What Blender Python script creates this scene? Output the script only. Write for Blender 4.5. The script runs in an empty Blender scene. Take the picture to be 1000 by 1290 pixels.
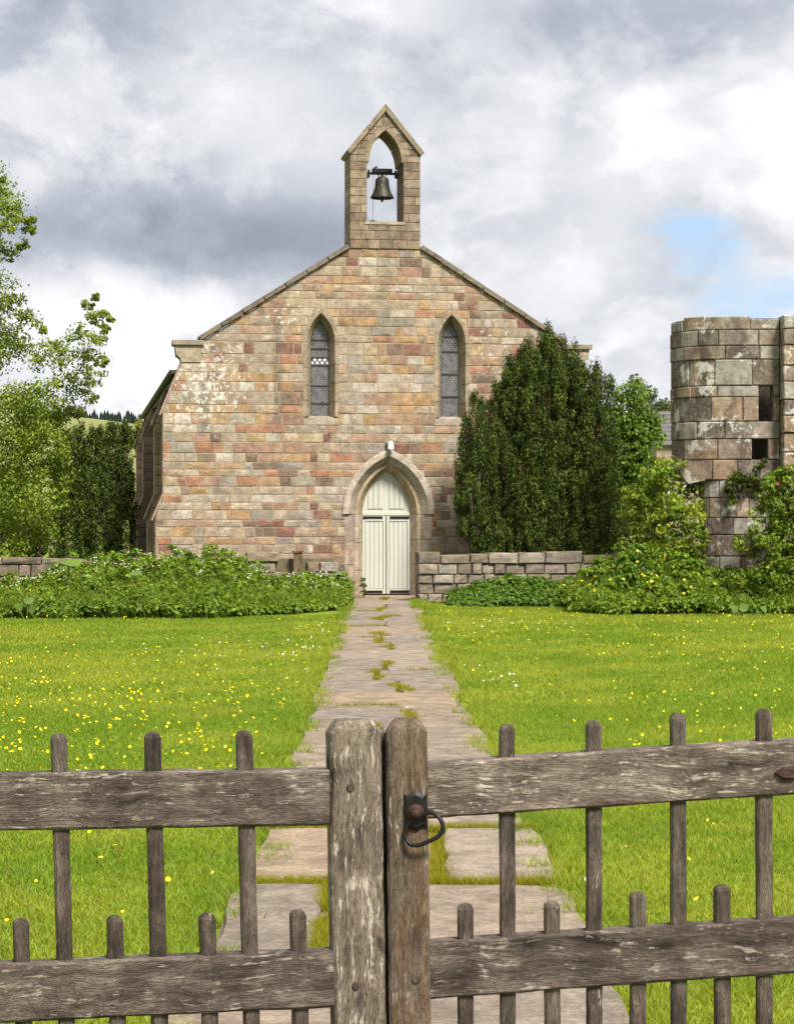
import bpy, math, random
import numpy as np
from mathutils import Vector, Matrix, noise as mnoise

R = math.radians
scene = bpy.context.scene
COL = scene.collection
PI = math.pi

# ---------------------------------------------------------------- camera
cam = bpy.data.cameras.new('camera')
cam.sensor_fit = 'VERTICAL'
cam.sensor_height = 36.0
cam.lens = 36.0 * 2700.0 / 1290.0
cam.clip_start = 0.1
cam.clip_end = 8000.0
cam_o = bpy.data.objects.new('camera', cam)
COL.objects.link(cam_o)
cam_o.location = (0, 0, 1.7)
cam_o.rotation_euler = (R(90), 0, 0)
scene.camera = cam_o

# ---------------------------------------------------------------- node helper
class NT:
    def __init__(self, tree):
        self.t = tree
    def n(self, typ, ins=None, **props):
        nd = self.t.nodes.new(typ)
        for k, v in props.items():
            setattr(nd, k, v)
        for k, v in (ins or {}).items():
            self.put(nd.inputs[k], v)
        return nd
    def put(self, sock, v):
        if isinstance(v, bpy.types.NodeSocket):
            self.t.links.new(v, sock)
        else:
            if sock.type == 'RGBA' and hasattr(v, '__len__') and len(v) == 3:
                v = (*v, 1.0)
            sock.default_value = v
    def m(self, op, a, b=0.0, c=0.0, clamp=False):
        nd = self.n('ShaderNodeMath', {0: a, 1: b, 2: c}, operation=op)
        nd.use_clamp = clamp
        return nd.outputs[0]
    def vm(self, op, a, b=(0, 0, 0)):
        return self.n('ShaderNodeVectorMath', {0: a, 1: b}, operation=op).outputs[0]
    def mix(self, f, a, b, blend='MIX'):
        nd = self.n('ShaderNodeMix', data_type='RGBA', blend_type=blend)
        self.put(nd.inputs[0], f); self.put(nd.inputs[6], a); self.put(nd.inputs[7], b)
        return nd.outputs[2]
    def noise(self, vec, scale, detail=4.0, rough=0.55, dist=0.0):
        nd = self.n('ShaderNodeTexNoise', {'Vector': vec, 'Scale': scale, 'Detail': detail, 'Roughness': rough, 'Distortion': dist})
        return nd.outputs['Fac']
    def ss(self, x, lo, hi):
        nd = self.n('ShaderNodeMapRange', {'Value': x, 'From Min': lo, 'From Max': hi}, interpolation_type='SMOOTHSTEP')
        return nd.outputs[0]
    def lin(self, x, lo, hi, a, b):
        return self.n('ShaderNodeMapRange', {'Value': x, 'From Min': lo, 'From Max': hi, 'To Min': a, 'To Max': b}).outputs[0]
    def xyz(self, v):
        return self.n('ShaderNodeSeparateXYZ', {0: v}).outputs
    def comb(self, x, y, z):
        return self.n('ShaderNodeCombineXYZ', {0: x, 1: y, 2: z}).outputs[0]

# ---------------------------------------------------------------- sky and sun
SUN_EL, SUN_AZ = 50.0, 151.0          # azimuth clockwise from the view direction
world = bpy.data.worlds.new('World')
scene.world = world
world.use_nodes = True
wt = world.node_tree
wt.nodes.clear()
W = NT(wt)
d = W.n('ShaderNodeTexCoord').outputs['Generated']
sky = W.n('ShaderNodeTexSky', sky_type='NISHITA', sun_disc=False, sun_elevation=R(SUN_EL), sun_rotation=R(SUN_AZ), air_density=1.0, dust_density=0.6)
dx, dy, dz = W.xyz(d)[0:3]
sv = W.comb(W.m('MULTIPLY', dx, 1.0), W.m('MULTIPLY', dy, 1.0), W.m('MULTIPLY', dz, 1.45))
wv = W.n('ShaderNodeTexNoise', {'Vector': sv, 'Scale': 11.0, 'Detail': 4.0, 'Roughness': 0.55}).outputs['Color']
wx, wy, wz = W.xyz(wv)[0:3]
qx = W.m('ADD', dx, W.m('MULTIPLY', W.m('SUBTRACT', wx, 0.5), 0.075))
qz = W.m('ADD', dz, W.m('MULTIPLY', W.m('SUBTRACT', wz, 0.5), 0.050))
front = W.ss(dy, 0.2, 0.6)
def bank(cx, cz, rx, rz, amp):
    a = W.m('DIVIDE', W.m('SUBTRACT', qx, cx), rx)
    b = W.m('DIVIDE', W.m('SUBTRACT', qz, cz), rz)
    e = W.m('POWER', 2.718, W.m('MULTIPLY', W.m('ADD', W.m('MULTIPLY', a, a), W.m('MULTIPLY', b, b)), -1.0))
    return W.m('MULTIPLY', W.m('MULTIPLY', e, amp), front)
big = W.noise(sv, 7.0, 3.0, 0.5)
fine = W.noise(sv, 13.0, 8.0, 0.52, 0.25)
wisp = W.noise(sv, 42.0, 6.0, 0.55, 0.3)
shade = W.m('ADD', W.m('MULTIPLY', W.m('SUBTRACT', big, 0.5), 0.6), W.m('MULTIPLY', W.m('SUBTRACT', fine, 0.5), 0.75))
shade = W.m('ADD', shade, W.m('MULTIPLY', W.m('SUBTRACT', wisp, 0.5), 0.26))
bn = W.noise(W.vm('ADD', sv, (3.1, 0.7, 1.9)), 8.0, 10.0, 0.56, 0.35)
bn2 = W.noise(W.vm('ADD', sv, (7.7, 2.2, 5.3)), 15.0, 10.0, 0.58, 0.25)
shade = W.m('ADD', shade, W.m('MULTIPLY', W.m('SUBTRACT', W.ss(bn, 0.46, 0.56), 0.5), 0.30))
shade = W.m('ADD', shade, W.m('MULTIPLY', W.m('SUBTRACT', W.ss(bn2, 0.47, 0.60), 0.5), 0.20))
for b in [(-0.150, 0.138, 0.070, 0.024, -0.60), (-0.085, 0.122, 0.090, 0.017, -0.55), (-0.15, 0.23, 0.07, 0.03, -0.22), (-0.02, 0.128, 0.05, 0.02, -0.15),
          (0.10, 0.222, 0.130, 0.024, -0.30), (-0.13, 0.236, 0.085, 0.022, -0.24), (0.04, 0.135, 0.05, 0.012, -0.06),
          (0.0, 0.225, 0.035, 0.022, 0.20), (-0.09, 0.185, 0.06, 0.020, 0.16), (-0.12, 0.090, 0.07, 0.022, 0.30),
          (-0.17, 0.07, 0.05, 0.03, 0.22), (0.12, 0.165, 0.11, 0.020, 0.22), (0.09, 0.110, 0.030, 0.018, 0.24), (0.17, 0.15, 0.05, 0.012, 0.12)]:
    shade = W.m('ADD', shade, bank(*b))
ramp = W.n('ShaderNodeValToRGB', {0: W.lin(shade, -0.98, 0.55, 0.0, 1.0)})
cr = ramp.color_ramp
cr.elements[0].position = 0.0; cr.elements[0].color = (2.9, 3.2, 3.8, 1)
cr.elements[1].position = 1.0; cr.elements[1].color = (9.6, 9.65, 9.75, 1)
for p, c in ((0.36, (4.3, 4.65, 5.35, 1)), (0.60, (6.7, 6.85, 7.2, 1)), (0.80, (8.3, 8.4, 8.65, 1))):
    e = cr.elements.new(p); e.color = c
gap = W.m('ADD', bank(0.142, 0.128, 0.040, 0.016, 1.0), bank(0.165, 0.098, 0.045, 0.018, 0.75))
gap = W.m('ADD', gap, W.m('MULTIPLY', W.m('SUBTRACT', fine, 0.5), 1.2))
gap = W.m('ADD', gap, W.m('MULTIPLY', W.m('SUBTRACT', W.noise(W.vm('MULTIPLY', d, (1.0, 1.0, 3.2)), 26.0, 8.0, 0.6, 0.3), 0.5), 1.3))
gapf = W.m('MULTIPLY', W.ss(gap, 0.42, 1.05), 0.90)
bluesky = W.mix(1.0, sky.outputs[0], (1.15, 1.15, 1.2, 1), 'MULTIPLY')
bluesky = W.mix(0.7, bluesky, (4.3, 6.3, 8.9, 1))
skycol = W.mix(gapf, ramp.outputs[0], bluesky)
skycol = W.mix(1.0, skycol, (0.68, 0.68, 0.68, 1), 'MULTIPLY')
bg = W.n('ShaderNodeBackground', {'Color': skycol, 'Strength': 0.1})
W.t.links.new(bg.outputs[0], W.n('ShaderNodeOutputWorld').inputs[0])

sun = bpy.data.lights.new('sun', 'SUN')
sun.energy = 4.6
sun.angle = R(14)
sun.color = (1.0, 0.94, 0.85)
sun_o = bpy.data.objects.new('sun', sun)
COL.objects.link(sun_o)
_s = Vector((math.cos(R(SUN_EL)) * math.sin(R(SUN_AZ)), math.cos(R(SUN_EL)) * math.cos(R(SUN_AZ)), math.sin(R(SUN_EL))))
sun_o.rotation_euler = _s.to_track_quat('Z', 'Y').to_euler()

vs = scene.view_settings
vs.view_transform = 'Standard'
vs.look = 'None'
vs.exposure = 0.80
vs.gamma = 1.0
vs.use_curve_mapping = False
scene.render.engine = 'CYCLES'
scene.cycles.use_denoising = True
scene.cycles.max_bounces = 7
scene.cycles.transparent_max_bounces = 6

# ---------------------------------------------------------------- object helpers
def link(o, parent=None):
    COL.objects.link(o)
    if parent is not None:
        o.parent = parent
    return o

def props(o, label=None, cat=None, group=None, kind=None):
    if label: o['label'] = label
    if cat: o['category'] = cat
    if group: o['group'] = group
    if kind: o['kind'] = kind
    return o

def thing(name, label, cat, loc=(0, 0, 0), rz=0.0, group=None, rot=None):
    o = bpy.data.objects.new(name, None)
    o.empty_display_size = 0.3
    o.location = loc
    o.rotation_euler = rot if rot else (0, 0, rz)
    link(o)
    return props(o, label, cat, group)

def tj(rnd, c, lo=.85, hi=1.15):
    k_ = rnd.uniform(lo, hi)
    return tuple(a * k_ * rnd.uniform(.975, 1.025) for a in c)

class MB:
    """collects polygons, builds one mesh object"""
    def __init__(self):
        self.v, self.f, self.t, self.mi = [], [], [], []
    def add(self, verts, faces, tint=(0.5, 0.5, 0.5), mi=0):
        b = len(self.v)
        self.v += [tuple(p) for p in verts]
        self.t += [tint] * len(verts)
        self.f += [tuple(i + b for i in f) for f in faces]
        self.mi += [mi] * len(faces)
    def box(self, x0, x1, y0, y1, z0, z1, tint=(0.5, 0.5, 0.5), mi=0):
        v = [(x0, y0, z0), (x1, y0, z0), (x1, y1, z0), (x0, y1, z0), (x0, y0, z1), (x1, y0, z1), (x1, y1, z1), (x0, y1, z1)]
        self.add(v, [(3, 2, 1, 0), (4, 5, 6, 7), (0, 1, 5, 4), (1, 2, 6, 5), (2, 3, 7, 6), (3, 0, 4, 7)], tint, mi)
    def tube(self, pts, rad, n=8, tint=(0.5, 0.5, 0.5), closed=False, mi=0):
        pts = [Vector(p) for p in pts]
        rad = rad if hasattr(rad, '__len__') else [rad] * len(pts)
        vs_, N = [], len(pts)
        ref = Vector((0.13, 0.2, 1)).normalized()
        for i, p in enumerate(pts):
            a = pts[(i - 1) % N] if (closed or i > 0) else p
            b = pts[(i + 1) % N] if (closed or i < N - 1) else p
            tg = (b - a).normalized()
            u = tg.cross(ref)
            if u.length < 1e-3: u = tg.cross(Vector((1, 0, 0)))
            u.normalize(); w = tg.cross(u)
            vs_ += [p + (u * math.cos(2 * PI * k / n) + w * math.sin(2 * PI * k / n)) * rad[i] for k in range(n)]
        fs = []
        for i in range(N if closed else N - 1):
            j = (i + 1) % N
            fs += [(i * n + k, i * n + (k + 1) % n, j * n + (k + 1) % n, j * n + k) for k in range(n)]
        if not closed:
            fs.append(tuple(range(n - 1, -1, -1))); fs.append(tuple((N - 1) * n + k for k in range(n)))
        self.add(vs_, fs, tint, mi)
    def lathe(self, prof, n=16, c=(0, 0, 0), tint=(0.5, 0.5, 0.5)):
        vs_ = [(c[0] + r * math.cos(2 * PI * k / n), c[1] + r * math.sin(2 * PI * k / n), c[2] + z) for r, z in prof for k in range(n)]
        fs = [(i * n + k, i * n + (k + 1) % n, (i + 1) * n + (k + 1) % n, (i + 1) * n + k) for i in range(len(prof) - 1) for k in range(n)]
        self.add(vs_, fs, tint)
    def build(self, name, mat, parent=None, recentre=False, smooth=False):
        me = bpy.data.meshes.new(name)
        vv = np.array(self.v, dtype=np.float64)
        c = (0, 0, 0)
        if recentre and len(vv):
            c = vv.mean(0)
            vv = vv - c
        me.from_pydata(vv.tolist(), [], self.f)
        ca = me.attributes.new('tint', 'FLOAT_COLOR', 'POINT')
        tt = np.ones((len(self.t), 4), dtype=np.float32)
        tt[:, :3] = np.array(self.t, dtype=np.float32)
        ca.data.foreach_set('color', tt.ravel())
        for m_ in (mat if isinstance(mat, (list, tuple)) else [mat]):
            me.materials.append(m_)
        if any(self.mi):
            me.polygons.foreach_set('material_index', self.mi)
        if smooth:
            me.polygons.foreach_set('use_smooth', [True] * len(self.f))
        me.update()
        o = bpy.data.objects.new(name, me)
        o.location = c
        return link(o, parent)

def soup(name, V, nper, tint, mat, parent=None, faces=None):
    """many equal small polygons as one mesh. V (N,nper,3); faces: local index lists"""
    N = len(V)
    faces = faces or [tuple(range(nper))]
    me = bpy.data.meshes.new(name)
    me.vertices.add(N * nper)
    me.vertices.foreach_set('co', np.ascontiguousarray(V, dtype=np.float32).ravel())
    base = (np.arange(N) * nper)[:, None]
    loops, starts, cnt = [], [], 0
    per = np.concatenate([np.array(f) for f in faces])
    li = (base + per[None, :]).ravel().astype(np.int32)
    lens = np.tile(np.array([len(f) for f in faces]), N)
    st = np.concatenate([[0], np.cumsum(lens)[:-1]]).astype(np.int32)
    me.loops.add(len(li)); me.loops.foreach_set('vertex_index', li)
    me.polygons.add(len(lens)); me.polygons.foreach_set('loop_start', st)
    ca = me.attributes.new('tint', 'FLOAT_COLOR', 'POINT')
    T = np.ones((N, nper, 4), dtype=np.float32)
    T[:, :, :3] = tint[:, None, :] if tint.ndim == 2 else tint
    ca.data.foreach_set('color', T.ravel())
    me.materials.append(mat)
    me.update(calc_edges=True)
    o = bpy.data.objects.new(name, me)
    return link(o, parent)

def unit(a):
    return a / (np.linalg.norm(a, axis=-1, keepdims=True) + 1e-9)

def leaf_quads(rng, P, size, nrm, aspect=0.5, fold=0.12, along=None):
    N = len(P)
    t = rng.normal(size=(N, 3)) if along is None else along + rng.normal(size=(N, 3)) * 0.45
    t = unit(t - nrm * (t * nrm).sum(1, keepdims=True))
    b = np.cross(nrm, t)
    s = np.asarray(size)
    s = s[:, None] if s.ndim else np.full((N, 1), float(s))
    V = np.stack([P - t * s * 0.5, P + b * s * aspect * 0.5 + nrm * s * fold, P + t * s * 0.5, P - b * s * aspect * 0.5 + nrm * s * fold], axis=1)
    return V

def foliage(name, rng, C, Rr, n_each, size, tints, mat, parent=None, up=0.5, aspect=0.5, origin=None, var=0.28, along=None):
    """clumps of leaves: C (k,3) centres, Rr (k,3) radii, n_each (k,), tints (k,3)"""
    C = np.asarray(C, float); Rr = np.asarray(Rr, float)
    if Rr.ndim == 1: Rr = np.repeat(Rr[:, None], 3, 1)
    n_each = np.asarray(n_each, int) if hasattr(n_each, '__len__') else np.full(len(C), n_each)
    idx = np.repeat(np.arange(len(C)), n_each)
    off = unit(rng.normal(size=(len(idx), 3))) * (rng.random((len(idx), 1)) ** 0.45)
    P = C[idx] + off * Rr[idx]
    out = off + rng.normal(size=off.shape) * 0.55 + np.array([0, 0, up])
    if origin is not None:
        out += unit(P - np.asarray(origin)) * 0.5
    nrm = unit(out)
    sz = size * (0.65 + 0.7 * rng.random(len(idx)))
    T = np.asarray(tints, float)[idx] * (1 + (rng.random((len(idx), 1)) * 2 - 1) * var)
    T[:, 0] *= 1 + (rng.random(len(idx)) - 0.5) * 0.25
    al = None if along is None else np.tile(np.asarray(along, float), (len(idx), 1))
    return soup(name, leaf_quads(rng, P, sz, nrm, aspect, along=al), 4, np.clip(T, 0, 1), mat, parent)

# ---------------------------------------------------------------- materials
def new_mat(name):
    m_ = bpy.data.materials.new(name)
    m_.use_nodes = True
    m_.node_tree.nodes.clear()
    return m_, NT(m_.node_tree)

def finish(g, bsdf):
    g.t.links.new(bsdf, g.n('ShaderNodeOutputMaterial').inputs[0])

def principled(g, col, rough=0.8, bump=None, bstr=0.4, bdist=0.01, metal=0.0, spec=0.3):
    ins = {'Base Color': col, 'Roughness': rough, 'Metallic': metal, 'Specular IOR Level': spec}
    if bump is not None:
        ins['Normal'] = g.n('ShaderNodeBump', {'Height': bump, 'Strength': bstr, 'Distance': bdist}).outputs[0]
    return g.n('ShaderNodeBsdfPrincipled', ins).outputs[0]

def tint_of(g):
    return g.n('ShaderNodeAttribute', attribute_name='tint').outputs['Color']

def stone_mat(name, ref=None, lichen=0.66, lichen_scale=7.0, soot=0.62, streaks=(), pale=(), rough=0.9, lich_col=(0.58, 0.56, 0.52), soot_col=(0.07, 0.055, 0.045), bstr=0.5, soot_scale=1.7, moss=0.0, wash=0.27, washcol=(0.30, 0.238, 0.170)):
    m_, g = new_mat(name)
    if ref is not None:
        tc = g.n('ShaderNodeTexCoord'); tc.object = ref
        p = tc.outputs['Object']
    else:
        p = g.n('ShaderNodeNewGeometry').outputs['Position']
    x, y, z = g.xyz(p)[0:3]
    c = tint_of(g)
    n1 = g.noise(p, 5.5, 6, 0.62)
    n2 = g.noise(p, 42.0, 5, 0.65)
    n3 = g.noise(g.vm('MULTIPLY', p, (3.0, 3.0, 13.0)), 2.2, 5, 0.6)
    n5 = g.noise(p, 2.3, 6, 0.7)
    n6 = g.noise(p, 17.0, 6, 0.7)
    c = g.mix(g.m('MULTIPLY', g.ss(n6, 0.42, 0.62), wash), c, washcol)
    c = g.mix(g.m('MULTIPLY', g.ss(n5, 0.44, 0.66), wash * 1.1), c, washcol)
    c = g.mix(1.0, c, g.n('ShaderNodeCombineColor', {0: g.lin(n1, 0.25, 0.75, 0.58, 1.42), 1: g.lin(n1, 0.25, 0.75, 0.57, 1.42), 2: g.lin(n1, 0.25, 0.75, 0.55, 1.43)}).outputs[0], 'MULTIPLY')
    k = g.m('MULTIPLY', g.lin(n2, 0.25, 0.75, 0.62, 1.36), g.lin(n3, 0.3, 0.7, 0.86, 1.13))
    c = g.mix(1.0, c, g.n('ShaderNodeCombineColor', {0: k, 1: k, 2: k}).outputs[0], 'MULTIPLY')
    sv_ = g.vm('MULTIPLY', p, (1.0, 1.0, 0.45))
    so = g.noise(sv_, soot_scale, 7, 0.66)
    c = g.mix(g.m('MULTIPLY', g.ss(so, soot, soot + 0.16), 0.75), c, soot_col)
    wob = g.noise(p, 6.0, 5, 0.7)
    for (s0, wd, z0, z1, amt, colr) in streaks:
        a = g.m('ABSOLUTE', g.m('SUBTRACT', g.m('ADD', x, g.m('MULTIPLY', g.m('SUBTRACT', wob, 0.5), wd * 1.4)), s0))
        f = g.m('MULTIPLY', g.m('SUBTRACT', 1.0, g.ss(a, wd * 0.3, wd)), g.m('MULTIPLY', g.ss(z, z0, z0 + 0.5), g.m('SUBTRACT', 1.0, g.ss(z, z1 - 0.4, z1))))
        f = g.m('MULTIPLY', f, g.lin(wob, 0.35, 0.62, 0.35 * amt, amt), clamp=True)
        c = g.mix(f, c, colr)
    ln = g.noise(p, lichen_scale, 9, 0.72)
    lk = lichen
    lf = g.ss(ln, lk, lk + 0.05)
    for (px, pz, rx, rz, add) in pale:
        a = g.m('DIVIDE', g.m('SUBTRACT', x, px), rx); b = g.m('DIVIDE', g.m('SUBTRACT', z, pz), rz)
        e = g.m('POWER', 2.718, g.m('MULTIPLY', g.m('ADD', g.m('MULTIPLY', a, a), g.m('MULTIPLY', b, b)), -1.0))
        lf = g.m('MAXIMUM', lf, g.m('MULTIPLY', g.ss(g.m('ADD', ln, g.m('MULTIPLY', e, add)), 0.60, 0.66), g.ss(e, 0.1, 0.4)))
    c = g.mix(g.m('MULTIPLY', lf, 0.8), c, lich_col)
    if moss:
        up = g.xyz(g.n('ShaderNodeNewGeometry').outputs['Normal'])[2]
        mf = g.m('MULTIPLY', g.ss(up, 0.3, 0.9), g.ss(g.noise(p, 5.0, 5, 0.6), 0.62 - moss, 0.72 - moss))
        c = g.mix(mf, c, (0.09, 0.10, 0.025))
    h = g.m('ADD', g.m('MULTIPLY', n2, 0.5), g.m('MULTIPLY', n1, 0.8))
    finish(g, principled(g, c, rough, h, bstr, 0.02, spec=0.2))
    return m_

def wood_mat(name, axis, dark=(0.022, 0.016, 0.013), mid=(0.115, 0.090, 0.074), light=(0.245, 0.203, 0.168), lich=(0.40, 0.36, 0.30), lich_thr=0.60, warm=0.0):
    m_, g = new_mat(name)
    p0 = g.n('ShaderNodeTexCoord').outputs['Object']
    rnd = g.n('ShaderNodeObjectInfo').outputs['Random']
    p = g.vm('ADD', p0, g.comb(g.m('MULTIPLY', rnd, 37.0), g.m('MULTIPLY', rnd, 11.0), g.m('MULTIPLY', rnd, 23.0)))
    wig = g.n('ShaderNodeTexNoise', {'Vector': p, 'Scale': 5.0, 'Detail': 3.0}).outputs['Color']
    p = g.vm('ADD', p, g.vm('MULTIPLY', g.vm('SUBTRACT', wig, (0.5, 0.5, 0.5)), (0.05, 0.05, 0.05)))
    st1 = (1.0, 7.0, 7.0) if axis == 'x' else (7.0, 7.0, 1.0)
    st2 = (4.0, 60.0, 60.0) if axis == 'x' else (60.0, 60.0, 4.0)
    n1 = g.noise(g.vm('MULTIPLY', p, st1), 4.5, 6, 0.62)
    n2 = g.noise(g.vm('MULTIPLY', p, st2), 4.0, 6, 0.6)
    n3 = g.noise(p, 9.0, 6, 0.6)
    n4 = g.noise(g.vm('MULTIPLY', p, tuple(0.4 * a for a in st2)), 4.0, 8, 0.75)
    r = g.n('ShaderNodeValToRGB', {0: g.m('ADD', g.m('MULTIPLY', n1, 0.6), g.m('MULTIPLY', n3, 0.4))})
    e = r.color_ramp.elements
    e[0].position = 0.36; e[0].color = (*dark, 1); e[1].position = 0.66; e[1].color = (*light, 1)
    x_ = e.new(0.50); x_.color = (*mid, 1)
    c = r.outputs[0]
    if warm:
        c = g.mix(g.m('MULTIPLY', g.ss(g.noise(g.vm('MULTIPLY', p, st1), 2.0, 3), 0.42, 0.66), warm), c, (0.19, 0.092, 0.036))
    c = g.mix(g.m('MULTIPLY', g.ss(g.m('ABSOLUTE', g.m('SUBTRACT', n2, 0.5)), 0.06, 0.0), 0.78), c, dark)
    lf = g.m('ADD', g.m('MULTIPLY', n4, 0.62), g.m('MULTIPLY', g.noise(p, 16.0, 8, 0.7), 0.38))
    lf = g.ss(lf, lich_thr - 0.055, lich_thr - 0.005)
    c = g.mix(g.m('MULTIPLY', lf, 0.72), c, lich)
    kp = g.vm('MULTIPLY', p, (1.0, 2.4, 2.4) if axis == 'x' else (2.4, 2.4, 1.0))
    kn_ = g.n('ShaderNodeTexVoronoi', {'Vector': g.vm('ADD', kp, g.vm('MULTIPLY', g.vm('SUBTRACT', wig, (0.5, 0.5, 0.5)), (0.12, 0.12, 0.12))), 'Scale': 4.2}).outputs['Distance']
    c = g.mix(g.m('MULTIPLY', g.ss(kn_, 0.13, 0.04), 0.8), c, dark)
    tone = g.lin(rnd, 0.0, 1.0, 0.80, 1.25)
    c = g.mix(1.0, c, g.n('ShaderNodeCombineColor', {0: tone, 1: tone, 2: tone}).outputs[0], 'MULTIPLY')
    h = g.m('ADD', g.m('MULTIPLY', n2, 0.7), g.m('ADD', g.m('MULTIPLY', n4, 0.5), g.m('MULTIPLY', n1, 0.5)))
    finish(g, principled(g, c, 0.86, h, 0.9, 0.006, spec=0.2))
    return m_

def leaf_mat(name, trans=0.35, rough=0.55, spec=0.35):
    m_, g = new_mat(name)
    c = tint_of(g)
    a = g.n('ShaderNodeBsdfPrincipled', {'Base Color': c, 'Roughness': rough, 'Specular IOR Level': spec}).outputs[0]
    tcol = g.mix(1.0, c, (1.25, 1.15, 0.55, 1), 'MULTIPLY')
    b = g.n('ShaderNodeBsdfTranslucent', {'Color': tcol}).outputs[0]
    mx = g.n('ShaderNodeMixShader', {0: trans})
    g.t.links.new(a, mx.inputs[1]); g.t.links.new(b, mx.inputs[2])
    finish(g, mx.outputs[0])
    return m_

def plain_mat(name, col, rough=0.7, metal=0.0, var=0.25, scale=8.0, spec=0.3, bstr=0.2, second=None, thr=0.58):
    m_, g = new_mat(name)
    p = g.n('ShaderNodeTexCoord').outputs['Object']
    n = g.noise(p, scale, 6, 0.65)
    k = g.lin(n, 0.25, 0.75, 1 - var, 1 + var)
    c = g.mix(1.0, (*col, 1), g.n('ShaderNodeCombineColor', {0: k, 1: k, 2: k}).outputs[0], 'MULTIPLY')
    if second:
        c = g.mix(g.ss(g.noise(p, scale * 2.1, 6, 0.7), thr, thr + 0.12), c, second)
    finish(g, principled(g, c, rough, g.noise(p, scale * 6, 4), bstr, 0.004, metal, spec))
    return m_

M_leaf = leaf_mat('leaf')
M_needle = leaf_mat('needle', 0.12, 0.7, 0.15)
M_grass = leaf_mat('grass_blade', 0.52, 0.6, 0.2)
M_petal = leaf_mat('petal', 0.25, 0.6, 0.2)
M_bark = plain_mat('bark', (0.12, 0.10, 0.085), 0.95, var=0.5, scale=6, bstr=0.8)
M_birch = plain_mat('birch_bark', (0.42, 0.40, 0.37), 0.8, var=0.3, scale=3, second=(0.05, 0.045, 0.04), thr=0.55)
M_iron = plain_mat('black_iron', (0.018, 0.017, 0.018), 0.42, metal=0.6, var=0.4, scale=40, spec=0.5, bstr=0.4, second=(0.12, 0.035, 0.022), thr=0.60)
M_rust = plain_mat('rusty_iron', (0.050, 0.026, 0.022), 0.6, metal=0.3, var=0.4, scale=50, bstr=0.6)
M_bell = plain_mat('bell_bronze', (0.045, 0.042, 0.034), 0.55, metal=0.5, var=0.3, scale=8, second=(0.34, 0.32, 0.24), thr=0.60)
M_lead = plain_mat('lead', (0.20, 0.195, 0.20), 0.6, metal=0.2, var=0.3, scale=20)
M_white = plain_mat('white_plastic', (0.80, 0.80, 0.78), 0.4, var=0.04)
M_slate = plain_mat('slate', (0.115, 0.105, 0.105), 0.7, var=0.35, scale=5)
M_gutter = plain_mat('gutter_paint', (0.045, 0.038, 0.033), 0.6, var=0.4, scale=5)

def paint_mat():
    m_, g = new_mat('sage_paint')
    p = g.n('ShaderNodeTexCoord').outputs['Object']
    n = g.noise(g.vm('MULTIPLY', p, (9, 9, 1.2)), 3.0, 6, 0.6)
    n2 = g.noise(p, 3.0, 5, 0.6)
    c = g.mix(n, (0.42, 0.425, 0.365, 1), (0.48, 0.485, 0.43, 1))
    z = g.xyz(p)[2]
    c = g.mix(g.m('MULTIPLY', g.ss(n2, 0.52, 0.72), 0.4), c, (0.34, 0.33, 0.25))
    c = g.mix(g.m('MULTIPLY', g.ss(n, 0.60, 0.72), 0.45), c, (0.27, 0.25, 0.19))
    finish(g, principled(g, c, 0.55, g.noise(p, 30, 4), 0.15, 0.004))
    return m_
M_paint = paint_mat()

def glass_mat():
    m_, g = new_mat('old_glass')
    p = g.n('ShaderNodeTexCoord').outputs['Object']
    v = g.n('ShaderNodeTexVoronoi', {'Vector': g.vm('MULTIPLY', p, (14, 14, 9)), 'Scale': 1.0}).outputs['Color']
    c = g.mix(g.xyz(v)[0], (0.035, 0.032, 0.038, 1), (0.17, 0.16, 0.18, 1))
    n = g.noise(p, 22.0, 3)
    finish(g, principled(g, c, 0.16, n, 0.35, 0.02, spec=0.6))
    return m_
M_glass = glass_mat()
M_daylight_pane = plain_mat('painted_daylight_pane', (0.82, 0.82, 0.80), 0.25, var=0.06, scale=20, spec=0.6)  # white base colour painted as daylight showing through the nave

def ground_mat():
    m_, g = new_mat('grass_ground')
    p = g.n('ShaderNodeNewGeometry').outputs['Position']
    n1 = g.noise(p, 0.55, 5, 0.6)
    n2 = g.noise(p, 9.0, 6, 0.7)
    n3 = g.noise(p, 0.012, 4, 0.6)
    c = g.mix(n1, (0.125, 0.19, 0.013, 1), (0.20, 0.25, 0.02, 1))
    c = g.mix(g.m('MULTIPLY', n2, 0.5), c, (0.12, 0.155, 0.012))
    finish(g, principled(g, c, 0.95, n2, 0.5, 0.03, spec=0.1))
    return m_
M_ground = ground_mat()

# ---------------------------------------------------------------- the setting: ground, hill, path
ground = MB()
ground.add([(-3000, -300, 0), (3000, -300, 0), (3000, 2600, 0), (-3000, 2600, 0)], [(0, 1, 2, 3)])
props(ground.build('ground', M_ground), kind='structure')

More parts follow.
